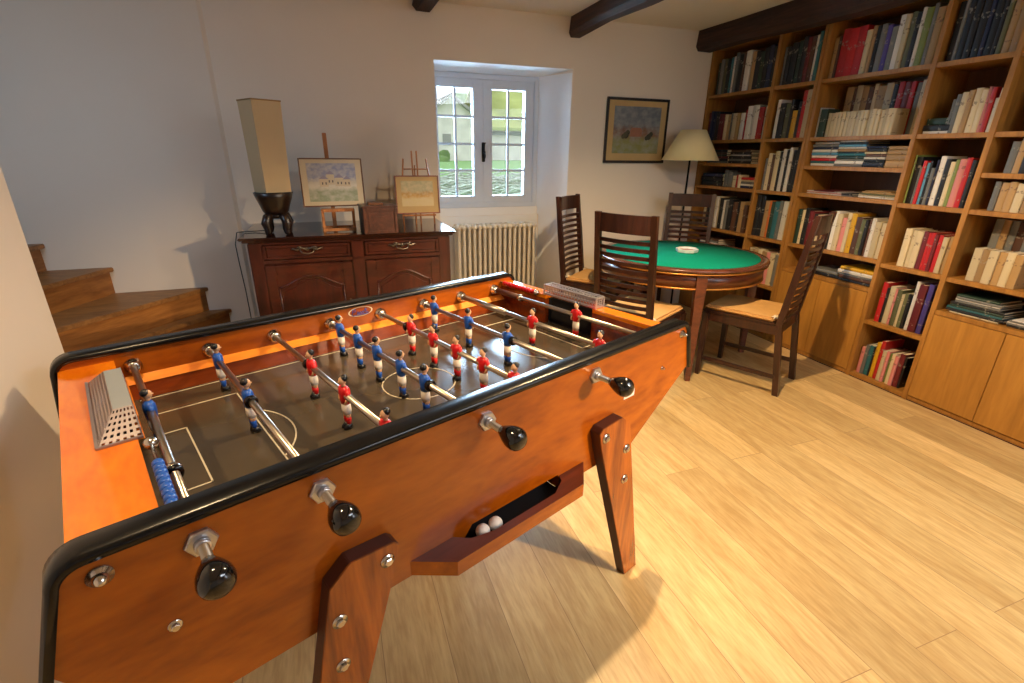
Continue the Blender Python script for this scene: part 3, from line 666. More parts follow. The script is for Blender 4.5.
# legs
lp1 = [(.335, .640), (.322, .652), (.236, .657), (.194, .622), (.062, 0), (.130, 0), (.322, .585)]
def mir(p): return [(1.28-a, c) for a, c in p]
for lp, flip in ((lp1, 0), (mir(lp1), 1)):
    for n0, n1 in ((-.735, -.700), (-1.657, -1.622)):
        b = MB(); b.prism([(X(a), c) for a, c in lp], 1, Yn(n0), Yn(n1), .0015)
        for f in b.bm.faces:
            if abs(f.normal.y) < .5: f.material_index = 1
        lg = b.build('leg', ['foos_leg', 'foos_edge'], ft)
        if n1 == -.700:
            for (tt, zz) in ((.307, .617), (.203, .540), (.197, .430)):
                tt = 1.28-tt if flip else tt
                c = MB(); c.lathe([(.0145, 0), (.0145, -.0025), (.001, -.0027)], (0, 0, 0), 'y', 18); c.lathe([(.009, 0), (.009, -.008), (.007, -.0095), (.001, -.0095)], (0, 0, 0), 'y', 6, False)
                c.build('leg_bolt', 'chrome', lg, (X(tt), Yn(-.7), zz))
# ball tray
b = MB(); zt0, zt1 = .507, .545
plan = [(.372, -.7345), (.447, -.668), (.850, -.668), (.925, -.7345)]
hole = [(.480, -.7345), (.510, -.705), (.566, -.690), (.765, -.690), (.815, -.715), (.826, -.7345)]
# floor
b.prism([(X(a), Yn(c)) for a, c in plan], 2, zt0, zt0+.008)
# rim pieces around the hole
def piece(pts, mi=0): b.mi = mi; b.prism([(X(a), Yn(c)) for a, c in pts], 2, zt0+.008, zt1)
piece([plan[0], plan[1], hole[1], hole[0]]); piece([plan[1], (.566, -.668), hole[2], hole[1]]); piece([(.566, -.668), (.765, -.668), hole[3], hole[2]])
piece([(.765, -.668), plan[2], hole[4], hole[3]]); piece([plan[2], plan[3], hole[5], hole[4]])
b.bm.normal_update()
for f in b.bm.faces:
    c = f.calc_center_median()
    if f.normal.z > .7: f.material_index = 1 if c.z > zt1-.005 else 2
    elif abs(f.normal.z) < .3:
        ins = min(hole[0][0], .48) < c.x+TC < .826 and Yn(c.y) * 0 == 0 and (NC-c.y) < -.686
        f.material_index = 2 if ins else 0  # well of the tray coloured near-black for its shade
b.build('ball_tray', ['foos', 'tray_top', 'opening_shade'], ft)
for k, (tt, nn_) in enumerate(((.552, -.716), (.590, -.716))):
    p = FP(tt, nn_, 0); wx = ft.location.x + p.x*math.cos(PHI) - p.y*math.sin(PHI); wy = ft.location.y + p.x*math.sin(PHI) + p.y*math.cos(PHI)
    b = MB(); b.sphere((0, 0, 0), .0172, 3); o = b.build('table_football_ball', 'ball', None, (wx, wy, zt0+.008+.0172))
    tag(o, ['white ball in the tray of the football table, nearer its left end', 'white ball in the football table tray, to the right of the other ball'][k], 'ball', 'balls in the return tray')

# ---------------------------------------------------------------- bookcase
XF, XBk = 3.114, XR-.012
ROWS = [.03, .39, .75, 1.11, 1.29, 1.475, 1.825]
def bay(y):
    return y
bc1 = thing('bookcase', 'tall oak bookcase unit in the far corner beside the back wall', 'bookcase', (XF, 3.26, 0), 0, 'wall of oak bookcases')
bc2 = thing('bookcase', 'tall oak bookcase unit with low doors, nearest the viewer on the right', 'bookcase', (XF, 1.85, 0), 0, 'wall of oak bookcases')
def cpart(root, name, lo, hi, m, bev=.0015):
    b = MB(); o = root.location; b.box((lo[0]-o.x, lo[1]-o.y, lo[2]), (hi[0]-o.x, hi[1]-o.y, hi[2]), bev); return b.build(name, m, root)
TOPZ = 2.185; tk = .024
def upright(root, y0, y1): cpart(root, 'upright', (XF, y0, 0), (XBk, y1, TOPZ), 'shelf')
upright(bc1, 3.770, 3.794); upright(bc1, 3.088, 3.114); upright(bc1, 2.727, 2.751)
upright(bc2, 2.700, 2.724); upright(bc2, 2.018, 2.042); upright(bc2, 1.656, 1.682); upright(bc2, .966, .990)
BAYS = {'A': (bc1, 3.114, 3.770), 'B': (bc1, 2.751, 3.088), 'C': (bc2, 2.042, 2.700), 'D': (bc2, 1.682, 2.018), 'E': (bc2, .990, 1.656)}
SH = {'A': [.03, .585, .765, 1.11, 1.295, 1.475, 1.825], 'B': [.03, .41, .765, 1.11, 1.475, 1.825], 'C': [.03, .585, .765, 1.115, 1.295, 1.475, 1.825],
      'D': [.03, .39, .75, 1.105, 1.475, 1.825], 'E': [.03, .56, .747, 1.105, 1.285, 1.475, 1.825]}
for k, (root, ya, yb) in BAYS.items():
    for z in SH[k]: cpart(root, 'shelf', (XF+.004, ya+.0003, z-tk), (XBk-.008, yb-.0003, z), 'shelf')
    cpart(root, 'top_board', (XF+.002, ya+.0003, TOPZ-tk), (XBk-.008, yb-.0003, TOPZ), 'shelf')
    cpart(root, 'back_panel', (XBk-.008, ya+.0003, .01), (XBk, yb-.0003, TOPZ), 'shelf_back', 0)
for k, top in (('A', .559), ('C', .559), ('E', .534)):
    root, ya, yb = BAYS[k]
    ym = (ya+yb)/2
    for p, q in ((ya+.002, ym-.0015), (ym+.0015, yb-.002)): cpart(root, 'door', (XF-.002, p, .034), (XF+.018, q, top), 'door', .002)
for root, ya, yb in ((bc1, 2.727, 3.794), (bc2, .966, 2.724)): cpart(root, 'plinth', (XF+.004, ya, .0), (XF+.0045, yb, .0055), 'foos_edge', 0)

# ---- books
CL = {'k': ((22, 22, 26), 'black'), 'n': ((26, 34, 66), 'navy'), 't': ((46, 108, 116), 'teal'), 'g': ((34, 58, 44), 'dark green'), 'l': ((126, 140, 70), 'light green'),
      'e': ((112, 112, 108), 'grey'), 'w': ((222, 216, 206), 'white'), 'c': ((206, 188, 150), 'cream'), 'a': ((170, 136, 88), 'tan'), 'y': ((226, 172, 28), 'yellow'),
      'o': ((214, 112, 42), 'orange'), 'r': ((190, 30, 32), 'red'), 'm': ((104, 28, 32), 'maroon'), 'b': ((88, 56, 38), 'brown'), 'p': ((212, 132, 124), 'pink'),
      'u': ((74, 62, 140), 'purple'), 's': ((92, 150, 182), 'light blue'), 'v': ((96, 98, 64), 'olive')}
ORD = ['first', 'second', 'third', 'fourth', 'fifth', 'sixth', 'seventh', 'eighth', 'ninth', 'tenth', 'eleventh', 'twelfth', 'thirteenth', 'fourteenth', 'fifteenth', 'sixteenth', 'seventeenth', 'eighteenth', 'nineteenth', 'twentieth',
       'twenty-first', 'twenty-second', 'twenty-third', 'twenty-fourth', 'twenty-fifth', 'twenty-sixth', 'twenty-seventh', 'twenty-eighth', 'twenty-ninth', 'thirtieth']
def book_mesh(th, dp, ht):
    # spine towards -x, standing, origin at the bottom front centre; y = thickness
    b = MB(); c = min(.002, th*.16); n = 5; h = th/2
    # cover: boards and rounded spine as one U
    outer = [(dp, -h)]+[(.004-.004*math.sin(PI*k/n), -h*math.cos(PI*k/n)) for k in range(n+1)]+[(dp, h)]
    inner = [(dp, h-c), (.007, h-c), (.007, -h+c), (dp, -h+c)]
    b.mi = 0; b.prism(outer+inner, 2, 0, ht)
    b.mi = 1; b.prism([(.0072, -h+c), (dp-.004, -h+c), (dp-.004, h-c), (.0072, h-c)], 2, .003, ht-.003)
    me = bpy.data.meshes.new('book'); b.bm.to_mesh(me); b.bm.free(); me.materials.append(M['cover']); me.materials.append(M['pages']); return me
cache = {}
nbooks = [0]; ROWN = {}
rnd = random.Random(11)
seen_labels = set()
def put_book(mesh_key, col, loc, rot, label, group):
    if mesh_key not in cache: cache[mesh_key] = book_mesh(*mesh_key)
    o = bpy.data.objects.new('book', cache[mesh_key]); COL.objects.link(o); o.location = loc; o.rotation_euler = rot
    c = s2l(CL[col][0]); f = rnd.uniform(.7, 1.05); o.color = (*[min(1, x*f) for x in c], 1)
    tag(o, label, 'book', group); nbooks[0] += 1; ROWN[group] = ROWN.get(group, 0)+1
def hgt(t_): return float(t_)/{1: 10, 2: 100, 3: 1000}[len(t_)]
def row(bayk, z, spec, where, off=.006, h0=.26, deep=.17, setback=.03, lean=0):
    root, ya, yb = BAYS[bayk]; y = yb-off; i = 0
    if bayk == 'E': ya = 1.37 if z < 1.2 else 1.45
    fat = {'A': 1.55, 'B': 1.5, 'C': 1.2, 'D': 1.02, 'E': 1.3}[bayk]
    above = [q for q in SH[bayk] if q > z+.02]; hmax = (min(above) if above else TOPZ)-tk-.006-z
    for tok in spec.split():
        if tok[0] == '_': y -= float(tok[1:])/1000; continue
        col = tok[0]; nums = tok[1:].split('.'); th = float(nums[0])/1000; ht = hgt(nums[1]) if len(nums) > 1 else h0
        rep = int(nums[2]) if len(nums) > 2 else 1; ln = float(nums[3]) if len(nums) > 3 else lean
        for _ in range(rep):
            hh = round(min(hmax, ht+rnd.uniform(-.006, .004)), 3); t_ = round(th*(fat if th < .032 else 1)*rnd.choice((.9, 1, 1.1)), 4)
            ext = t_*math.cos(math.radians(ln)) + hh*math.sin(math.radians(abs(ln)))
            if y-ext < ya+.002: return
            size = 'thin' if t_ < .014 else 'thick' if t_ > .034 else ''
            size = ('tall ' if hh > .285 else 'low ' if hh < .16 else '')+size
            lab = f"{size+' ' if size else ''}{CL[col][1]} book, {ORD[i]} from left, {where}".replace('  ', ' ')
            dpt = round(min(deep, hh*.8), 2)
            if ln == 0: put_book((t_, dpt, hh), col, (XF+setback+rnd.uniform(0, .012), y-t_/2-.0003, z+.0004), (0, 0, 0), lab, 'books on the '+where)
            else:
                a = math.radians(ln); put_book((t_, dpt, hh), col, (XF+setback, y-ext+t_/2 if ln < 0 else y-t_/2, z+.0006+math.sin(abs(a))*t_/2), (a, 0, 0), lab, 'books on the '+where)
            y -= ext+.0006; i += 1
def stack(yc, z, spec, where, deep=.20, xs=.03):
    zz = z+.0004
    for i, tok in enumerate(spec.split()):
        col = tok[0]; nums = tok[1:].split('.'); th = float(nums[0])/1000; ln = hgt(nums[1]) if len(nums) > 1 else .18
        # lying flat: thickness vertical, height along y
        lab = f"{'thin ' if th < .012 else ''}{CL[col][1]} book lying {ORD[i]} from bottom, {where}"
        put_book((th, deep, ln), col, (XF+xs+rnd.uniform(0, .01), yc+ln/2+rnd.uniform(-.006, .006), zz+th/2), (PI/2, 0, 0), lab, 'books lying in '+where)
        zz += th+.0005
# far bay A
row('A', 1.825, '_20 g20.24 e22.26 v18.26 k24.25 t18.26 w16.26 e22.28 k30.27 b24.27 w30.28 a36.27 k30.26 g24.26 k26.27 n30.28 k24.27 n34.28 k40.26', 'top shelf of far corner bay')
row('A', 1.475, 'm16.22 n20.23 n20.23 k24.22 m22.20 m24.2 c18.19 a18.19 e20.20 c26.20 a22.20 _10 w26.20 r16.21 w28.24 w18.24 w24.24 r28.22 w30.23', 'second shelf of far corner bay')
stack(3.60, 1.295, 'e14.24 k22.24 m16.23 g14.22 b16.22 k20.22', 'left pile, third shelf of far bay'); stack(3.34, 1.295, 'k20.24 e12.24 k24.24 w10.2 k20.22 b14.2', 'right pile, third shelf of far bay')
stack(3.62, 1.11, 'k40.26 k34.26 n26.24', 'dark pile, fourth shelf of far bay'); stack(3.215, 1.11, 'n18.17 w14.17 e18.17 c12.17 r18.16', 'small pile, fourth shelf of far bay')
row('A', 1.11, '_290 e40.13 e30.12 _10 c20.09 r16.1 c20.1', 'fourth shelf of far corner bay')
row('A', .765, '_90 c22.24 k18.24 e22.25 c26.25 w24.26 c16.26 k34.25 w24.24 e34.24 k30.25 b30.23 k18.24 a30.24 b20.22', 'fifth shelf of far corner bay')
stack(3.55, .585, 'k24.24 e14.24 w12.22 e16.24 b16.22', 'left pile above far bay doors')
# bay B
row('B', 1.825, 'e18.25 k26.25 k30.26 g22.27 k34.28 m22.28 b20.27 w14.28 t20.29 t22.29 s18.30 k20.3', 'top shelf of second bay')
row('B', 1.475, '_26 w20.26 k30.24 v24.23 k16.25 y24.18 k14.24 r20.30 c26.30 c18.3', 'second shelf of second bay')
row('B', 1.11, '_10 e14.23 c20.26 b14.25 c30.28 k20.28 w18.29 k14.29 w18.30 k22.29 k40.30 k36.3', 'third shelf of second bay')
row('B', .765, 'k46.31 k40.31 a30.27 o14.27 g20.27 t24.27 e16.28 w24.28 c26.28 p14.27 c22.27 b16.26 c24.27 a20.27', 'fourth shelf of second bay')
row('B', .41, '_6 c30.26 a30.25 c26.26 a30.25 p20.25 c26.25 e20.24 w24.24 t18.22 b26.24', 'fifth shelf of second bay')
if 0: row('B', .03, '_14 n26.22 p22.22 w20.23 k30.24 u24.22 c22.23 r22.22 a24.2', 'bottom shelf of second bay')
# bay C
row('C', 1.825, 'a24.24 b12.24 r52.27.3 _4 c26.24 a22.25 k20.25 e30.25 u22.24 e26.23 w30.28 c24.27 v24.28 k20.27 w18.29 l32.28 e18.29 a36.27 a40.28', 'top shelf of centre bay')
row('C', 1.475, 'w16.18 g46.17.1 _6 c20.145.18', 'front row, second shelf of centre bay', deep=.11, setback=.02)
row('C', 1.475, '_70 a48.30 b16.29 c40.30 a40.30 b28.29 c22.30 a60.29 c40.30 k24.29 r28.30 m26.29 r24.29 e26.28 c24.29 a28.29 b20.28', 'back row, second shelf of centre bay', deep=.12, setback=.145)
stack(2.590, 1.295, 'w16.19 t14.19 r18.19 w18.19 s16.19 w18.19 n14.19 e18.19 w14.18', 'leftmost pile, third shelf of centre bay')
stack(2.405, 1.295, 'e14.19 w20.19 e10.19 g18.19 t16.19 k8.19 a16.19 w12.19 s14.19 k12.19 w10.18', 'second pile, third shelf of centre bay')
stack(2.245, 1.295, 'k30.13 k14.13 w14.13 b16.13 c12.13 k20.12 n12.12', 'third pile, third shelf of centre bay')
stack(2.115, 1.295, 'a38.11 a34.11 a26.11 a20.11', 'tan pile, third shelf of centre bay', .15)
stack(2.53, 1.115, 'w7.26 p5.25 w6.26 m5.15', 'left pile, fourth shelf of centre bay'); stack(2.36, 1.115, 'e6.08 k10.07', 'middle pile, fourth shelf of centre bay'); stack(2.17, 1.115, 'w10.24 c9.23 v7.22 a10.2 a6.16', 'right pile, fourth shelf of centre bay')
row('C', .765, '_4 g24.24 c20.24 k34.25 m30.23 k20.22 c26.22 b14.20 a22.22 c16.20 k22.23 w34.25 c26.24 p30.22 c22.25 y28.25 b30.23 v20.22 k16.22 b20.23 w20.24 c34.22 c30.22 k12.2 c22.23 a34.22 o24.22', 'fifth shelf of centre bay')
stack(2.40, .585, 'k22.20 e20.2', 'dark pile above centre bay doors'); stack(2.178, .585, 'k16.23 b22.22 e12.22 w22.24 y20.22', 'folders above the centre bay doors')
# bay D
row('D', 1.825, '_8 k26.27 e14.28 k36.28 k32.27 k34.27 n18.28 k34.27 k22.27 v20.28 a34.29 a34.3', 'top shelf of fourth bay')
row('D', 1.475, '_104 e16.17 e20.19 c24.20 a22.20 c26.21 c22.20 p16.21 r24.21 w16.16 c18.20 v26.21 k26.2', 'second shelf of fourth bay')
stack(1.945, 1.475, 'w14.13 k30.13 g34.12', 'small pile, second shelf of fourth bay', .16)
row('D', 1.105, 'l9.26 k30.25 e14.20 r16.23 s16.22 k14.23 e18.20 n10.24 w24.26 k24.24 c22.23 l20.24 p28.24 r22.25 k22.24 n12.2 b16.22 k14.22 c22.22', 'third shelf of fourth bay', off=.004)
row('D', .75, '_64 c40.215 c24.215 c36.215 m28.21 r14.205 r24.21 m20.21 r20.21 c24.20 a20.21', 'fourth shelf of fourth bay')
row('D', .39, '_26 r26.25 k12.22 c30.23 p12.22 v26.22 c14.20 v22.21 k16.21 _8 w20.29 m40.28 _4 u30.29', 'fifth shelf of fourth bay')
row('D', .03, '_6 p24.18 e18.20 t26.20 k10.2 y26.23 r26.25 c20.20 p18.20 l16.2 c18.20 p22.19 m28.21 k12.2', 'bottom shelf of fourth bay')
row('D', .03, '_264 w16.20.1.-14', 'leaning end of fourth bay bottom shelf')
# bay E
row('E', 1.825, '_120 k30.24 k30.24 a26.26 c24.26 a30.25 e26.26 c30.26 a30.25 k30.26 a30.26', 'top shelf of nearest bay')
row('E', 1.475, '_118 l20.20 c26.22 e26.22 a24.23 c26.23 k24.23 a30.23 c26.22', 'second shelf of nearest bay')
row('E', 1.285, '_60 e26.15 a24.16 k22.16 e20.16 k26.16 c20.15 n24.16 b24.16 a24.16 k24.16', 'third shelf of nearest bay')
row('E', 1.105, '_50 e22.14 a24.14.2 c26.14 a26.14 e26.14 a28.14.2 b24.14 c24.14 a24.14', 'fourth shelf of nearest bay')
row('E', .747, '_60 c26.17 a24.17 c26.17 a24.17 c26.17 a34.17 c30.17 a26.17 c28.17 a26.17.2 c28.17', 'front row, fifth shelf of nearest bay', deep=.10, setback=.02)
row('E', .747, '_52 e28.31 a26.31 e26.31 b26.31 e28.31 a26.31 c26.31 e30.31 a26.31 e28.31 a26.31', 'back row, fifth shelf of nearest bay', deep=.13, setback=.14)
stack(1.50, .56, 'c8.22 k14.26 t12.25 g12.24 k14.24 e10.2 w8.2 e12.2 g12.19', 'pile above the nearest bay doors')
stack(1.22, .56, 'k12.28 e8.28 w6.26 e8.26 w6.24', 'loose papers above the nearest bay doors', .24)

# ---------------------------------------------------------------- round games table
TCX, TCY, ZT = 2.25, 2.79, .72
gt = thing('games_table', 'round wooden games table with green felt top and gilt edge', 'table', (TCX, TCY, 0))
b = MB(); b.lathe([(.001, ZT-.022), (.550, ZT-.022), (.560, ZT-.016), (.563, ZT-.008), (.556, ZT), (.515, ZT), (.001, ZT)], seg=72); b.build('table_top', 'table_rim', gt)
b = MB(); b.lathe([(.001, ZT), (.507, ZT), (.507, ZT+.002), (.001, ZT+.002)], seg=72); b.build('felt_top', 'felt', gt)
b = MB(); b.lathe([(.525, ZT-.034), (.551, ZT-.034), (.558, ZT-.030), (.558, ZT-.026), (.551, ZT-.0225), (.525, ZT-.0225)], seg=72); b.build('gilt_edge', 'brass', gt)
b = MB(); b.lathe([(.505, ZT-.115), (.535, ZT-.115), (.535, ZT-.0345), (.505, ZT-.0345), (.505, ZT-.115)], seg=72); b.build('apron', 'table', gt)
b = MB(); b.lathe([(.500, ZT-.124), (.541, ZT-.124), (.541, ZT-.1155), (.500, ZT-.1155), (.500, ZT-.124)], seg=72); b.build('gilt_bead', 'brass', gt)
fa = math.atan2(2.285-TCY, 2.030-TCX)
for k in range(4):
    a = fa+(0, 90, 192, 270)[k]*PI/180; b = MB(); rings = []
    for z, r, w_, dpt in ((0, .535, .015, .018), (.30, .528, .022, .026), (ZT-.125, .520, .030, .034), (ZT-.035, .520, .032, .034)):
        ca, sa = math.cos(a), math.sin(a); q = []
        for du, dv in ((-w_, -dpt), (w_, -dpt), (w_, dpt*.8), (-w_, dpt*.8)):
            rr = r+dv; q.append((rr*ca-du*sa, rr*sa+du*ca, z))
        rings.append(q)
    fs = b.ring_loft(rings); bmesh.ops.recalc_face_normals(b.bm, faces=fs)
    b.build('leg', 'table', gt)
b = MB(); b.lathe([(.001, .004), (.060, .004), (.066, 0), (.074, .004), (.078, .024), (.074, .026), (.055, .012), (.001, .010)], seg=8, smooth=False)
b.mi = 1; b.lathe([(.001, .0125), (.052, .0125), (.052, .0145), (.001, .0145)], seg=8, smooth=False)
o = b.build('ashtray', ['glassy', 'clay'], None, (2.31, 2.80, ZT+.0022)); tag(o, 'white eight-sided dish with reddish centre on the green felt table', 'ashtray')

# ---------------------------------------------------------------- chairs (front = +y local, back posts at y=-.21)
def make_chair(label):
    t = thing('slatted_chair', label, 'chair', group='slatted chairs around the games table')
    W, H, SH_ = .185, 1.06, .435
    back = lambda z: -.215 + (.075*z/.44 if z < .44 else .075-.10*((z-.44)/.62)**1.0)       # y of the post
    def yb(z): return -.245+(.06*min(z, .44)/.44)-(.075*max(0, z-.44)/.62)
    for s_ in (-1, 1):
        b = MB(); rings = []
        for z in (0, .2, .44, .6, .8, .95, H):
            w_ = .016; d_ = .017 if z < .9 else .013; y = yb(z); x = s_*(W-.016)
            rings.append([(x-w_, y-d_, z), (x+w_, y-d_, z), (x+w_, y+d_, z), (x-w_, y+d_, z)])
        fs = b.ring_loft(rings); bmesh.ops.recalc_face_normals(b.bm, faces=fs); b.build('rear_post', 'chair', t)
        b = MB(); rings = []
        for z, w_ in ((0, .013), (.43, .019)):
            x = s_*(W+.005); y = .235; rings.append([(x-w_, y-w_, z), (x+w_, y-w_, z), (x+w_, y+w_, z), (x-w_, y+w_, z)])
        fs = b.ring_loft(rings); bmesh.ops.recalc_face_normals(b.bm, faces=fs); b.build('leg', 'chair', t)
        b = MB(); b.box((s_*(W-.004)-.009, -.225, .105), (s_*(W-.004)+.009, .222, .130), .003); b.build('stretcher', 'chair', t)
    b = MB()
    for s_ in (-1, 1): b.box((s_*(W-.006)-.011, -.185, .375), (s_*(W-.006)+.011, .222, .43), .003)
    b.box((-W+.03, .222, .375), (W-.03, .244, .43), .003); b.box((-W+.03, -.196, .375), (W-.03, -.176, .43), .003)
    b.build('seat_rail', 'chair', t)
    b = MB(); b.prism([(-W-.015, .258), (W+.015, .258), (W+.0, -.165), (-W+.0, -.165)], 2, .430, .446, .004); b.build('seat', 'chair', t)
    b = MB(); vs = b.box((-W-.005, -.160, .4465), (W+.005, .250, .476), .012); cu = b.build('seat_cushion', 'cushion', t)
    for s_ in (-1, 1):
        b = MB(); x = s_*(W-.02)
        for dx, dz in ((.03, .012), (-.03, .012), (.022, -.03), (-.018, -.035)):
            b.tube([(x, -.165, .468), (x+dx*.6, -.158, .474+dz*.6), (x+dx, -.155, .470+dz*.3)] if dz > 0 else [(x, -.156, .475), (x+dx*.4, -.150, .482), (x+dx, -.14, .478)], [.004, .006, .003], 6)
        b.build('cushion_tie', 'ribbon', cu)
    def slat(z0, z1, th, curve=.022):
        b = MB(); n = 8; rings = []
        for i in range(n+1):
            u = -1+2*i/n; x = u*(W-.030); zc_ = (z0+z1)/2; y = yb(zc_)-curve*(1-u*u)+.004
            rings.append([(x, y-th, z0), (x, y+th, z0), (x, y+th, z1), (x, y-th, z1)])
        fs = b.ring_loft(rings); bmesh.ops.recalc_face_normals(b.bm, faces=fs); return b
    slat(.955, 1.055, .010).build('top_rail', 'chair', t)
    n = 11; z0 = .49; z1 = .940
    for k in range(n):
        z = z0+(z1-z0)*k/n; slat(z, z+.021, .006).build('slat', 'chair', t)
    return t
ch = make_chair('dark slatted chair on the right of the games table by the bookcase')
ch.location = (2.45, 2.245, 0); ch.rotation_euler = (0, 0, math.atan2(.89, -.45)-PI/2)
for (bx, by, fx, fy, lab) in ((1.480, 2.310, .87, .49, 'dark slatted chair seen from behind, just beyond the football table end'),
                              (1.722, 3.500, .62, -.785, 'dark slatted chair beside the window recess and the radiator'),
                              (2.83, 3.455, -.66, -.75, 'dark slatted chair at the far side of the games table below lamp')):
    c = copy_tree(ch); c['label'] = lab; L_ = math.hypot(fx, fy); fx /= L_; fy /= L_
    c.location = (bx+fx*.255, by+fy*.255, 0); c.rotation_euler = (0, 0, math.atan2(fy, fx)-PI/2)

# ---------------------------------------------------------------- sideboard
sd = thing('sideboard', 'dark carved mahogany sideboard with two drawers and two doors', 'sideboard', (.12, 3.42, 0), math.radians(-1.0))
W, D = .575, .30; ZS = .892
b = MB(); b.prism([(-.622, -.335), (.618, -.335), (.618, .335), (-.622, .335)], 2, ZS-.016, ZS, .005); b.prism([(-.605, -.320), (.602, -.320), (.602, .320), (-.605, .320)], 2, ZS-.030, ZS-.0165, .003); b.build('top', 'mahog_top', sd)
b = MB(); b.box((-W, -D+.02, .09), (W, D, ZS-.031)); b.build('carcass', 'mahog', sd)
for s_ in (-1, 1):
    for yy in (-1, 1):
        b = MB(); x = s_*(W-.03); y = yy*(D-.03)
        b.box((x-.038, y-.036, .09), (x+.038, y+.036, ZS-.032), .006)
        b.lathe([(.022, 0), (.036, .012), (.040, .035), (.030, .06), (.036, .09)], (x, y, 0), seg=16); b.build('corner_post', 'mahog_v', sd)
YF = -D-.003
b = MB(); b.box((-.022, YF, .12), (.05, YF+.03, ZS-.032), .004); b.build('centre_stile', 'mahog_v', sd)
b = MB(); b.box((-W+.04, YF, .735), (W-.04, YF+.026, .757), .004); b.box((-W+.04, YF, ZS-.046), (W-.04, YF+.026, ZS-.032), .003); b.build('front_rail', 'mahog', sd)
b = MB(); pts = [(-W+.04, .175), (-W+.04, .10)]
for k in range(9): u = k/8; pts.append((-W+.10+u*(2*W-.20), .115+.028*math.sin(u*PI)+.010*math.sin(u*3*PI)))
pts += [(W-.04, .10), (W-.04, .175)]
b.prism(pts, 1, YF, YF+.02); b.build('scalloped_base_rail', 'mahog', sd)
for x0, x1 in ((-W+.068, -.030), (.058, W-.068)):
    b = MB(); fr_rect(b, x0, x1, .762, ZS-.050, .016, YF-.006, YF+.024, .004)
    b.box((x0+.018, YF+.001, .778), (x1-.018, YF+.02, ZS-.066), .004); dr = b.build('drawer', 'mahog', sd)
    xc = (x0+x1)/2; zc_ = .815
    h = MB(); n = 12
    for s_ in (-1, 1):
        h.tube([(xc, YF-.008, zc_), (xc+s_*.03, YF-.010, zc_+.008), (xc+s_*.055, YF-.009, zc_-.004), (xc+s_*.078, YF-.008, zc_+.006), (xc+s_*.088, YF-.006, zc_-.002)], [.007, .005, .007, .004, .002], 6)
        h.tube([(xc+s_*.025, YF-.008, zc_+.012), (xc+s_*.045, YF-.009, zc_+.014), (xc+s_*.06, YF-.007, zc_+.004)], [.003, .005, .002], 6)
    h.tube([(xc-.04, YF-.012, zc_), (xc-.03, YF-.022, zc_-.018), (xc, YF-.026, zc_-.024), (xc+.03, YF-.022, zc_-.018), (xc+.04, YF-.012, zc_)], .004, 8)
    h.lathe([(.012, 0), (.010, -.008), (.001, -.010)], (xc, YF-.004, zc_), 'y', 12)
    h.build('drawer_pull', 'iron', dr)
    # door with arched panel
    z0, z1 = .185, .728
    b = MB(); fr_rect(b, x0-.004, x1+.004, z0, z1, .058, YF-.008, YF+.02, .005, .07); dd = b.build('door', 'mahog', sd)
    xi0, xi1 = x0+.054, x1-.054; zi0, zi1 = z0+.07, z1-.058
    def arch(ins, n=20):
        P_ = []; a0, a1 = xi0+ins, xi1-ins; sp_ = a1-a0
        for k in range(n+1):
            u = k/n; dz = .065*(.5-.5*math.cos(2*PI*u)) ** .8; P_.append((a0+u*sp_, zi1-.075-ins+dz+.0))
        return P_
    b = MB(); ap = arch(0)
    b.prism([(xi0, zi1), (xi0, ap[0][1])]+ap[1:-1]+[(xi1, ap[-1][1]), (xi1, zi1)], 1, YF-.002, YF+.016); b.build('spandrel', 'mahog', dd)
    ap = arch(.004); b = MB(); b.tube([(p[0], YF-.003, p[1]) for p in ap], .006, 8)
    b.tube([(xi0+.004, YF-.002, zi0), (xi0+.004, YF-.002, ap[0][1])], .005, 8); b.tube([(xi1-.004, YF-.002, zi0), (xi1-.004, YF-.002, ap[-1][1])], .005, 8)
    b.build('arched_moulding', 'mahog', dd)
    b = MB(); ap = arch(.028); b.prism([(xi0+.028, zi0+.02)]+ap+[(xi1-.028, zi0+.02)], 1, YF-.001, YF+.014)
    ap = arch(.010); b.prism([(xi0+.010, zi0)]+ap+[(xi1-.010, zi0)], 1, YF+.006, YF+.014); b.build('raised_panel', 'mahog_v', dd)
    b = MB(); b.box((x1-.032, YF-.010, .44), (x1-.020, YF-.0082, .50), .002); b.lathe([(.006, 0), (.007, -.012), (.001, -.015)], (x1-.026, YF-.009, .47), 'y', 10); b.build('keyhole_plate', 'iron', dd)

# ---------------------------------------------------------------- table lamp with tall square shade
tl = thing('table_lamp', 'tall square parchment lamp on a carved dark bowl foot, on the sideboard', 'lamp', (-.300, 3.24, ZS+.0005), math.radians(31))
b = MB(); rings = []
for z, h_ in ((.232, .072), (.715, .080)): rings.append([(-h_, -h_, z), (h_, -h_, z), (h_, h_, z), (-h_, h_, z)])
fs = b.ring_loft(rings, cap=False); b.ring_loft([[(x*.96, y*.96, z) for x, y, z in r] for r in rings[::-1]], cap=False)
b.ring_loft([rings[1], [(x*.96, y*.96, z) for x, y, z in rings[1]]], cap=False); b.ring_loft([[(x*.96, y*.96, z) for x, y, z in rings[0]], rings[0]], cap=False)
b.build('shade', 'shade', tl)
b = MB(); fr = .081
for s_ in (-1, 1):
    b.box((-fr, s_*fr-.0015, .709), (fr, s_*fr+.0015, .716)); b.box((s_*fr-.0015, -fr, .709), (s_*fr+.0015, fr, .716))
b.build('shade_trim', 'shade_trim', tl)
b = MB(); b.lathe([(.001, .115), (.056, .115), (.070, .130), (.080, .160), (.097, .205), (.106, .236), (.096, .240), (.070, .215), (.001, .20)], seg=28); b.lathe([(.03, .09), (.05, .10), (.048, .116), (.001, .117)], seg=20); b.build('bowl', 'bowl', tl)
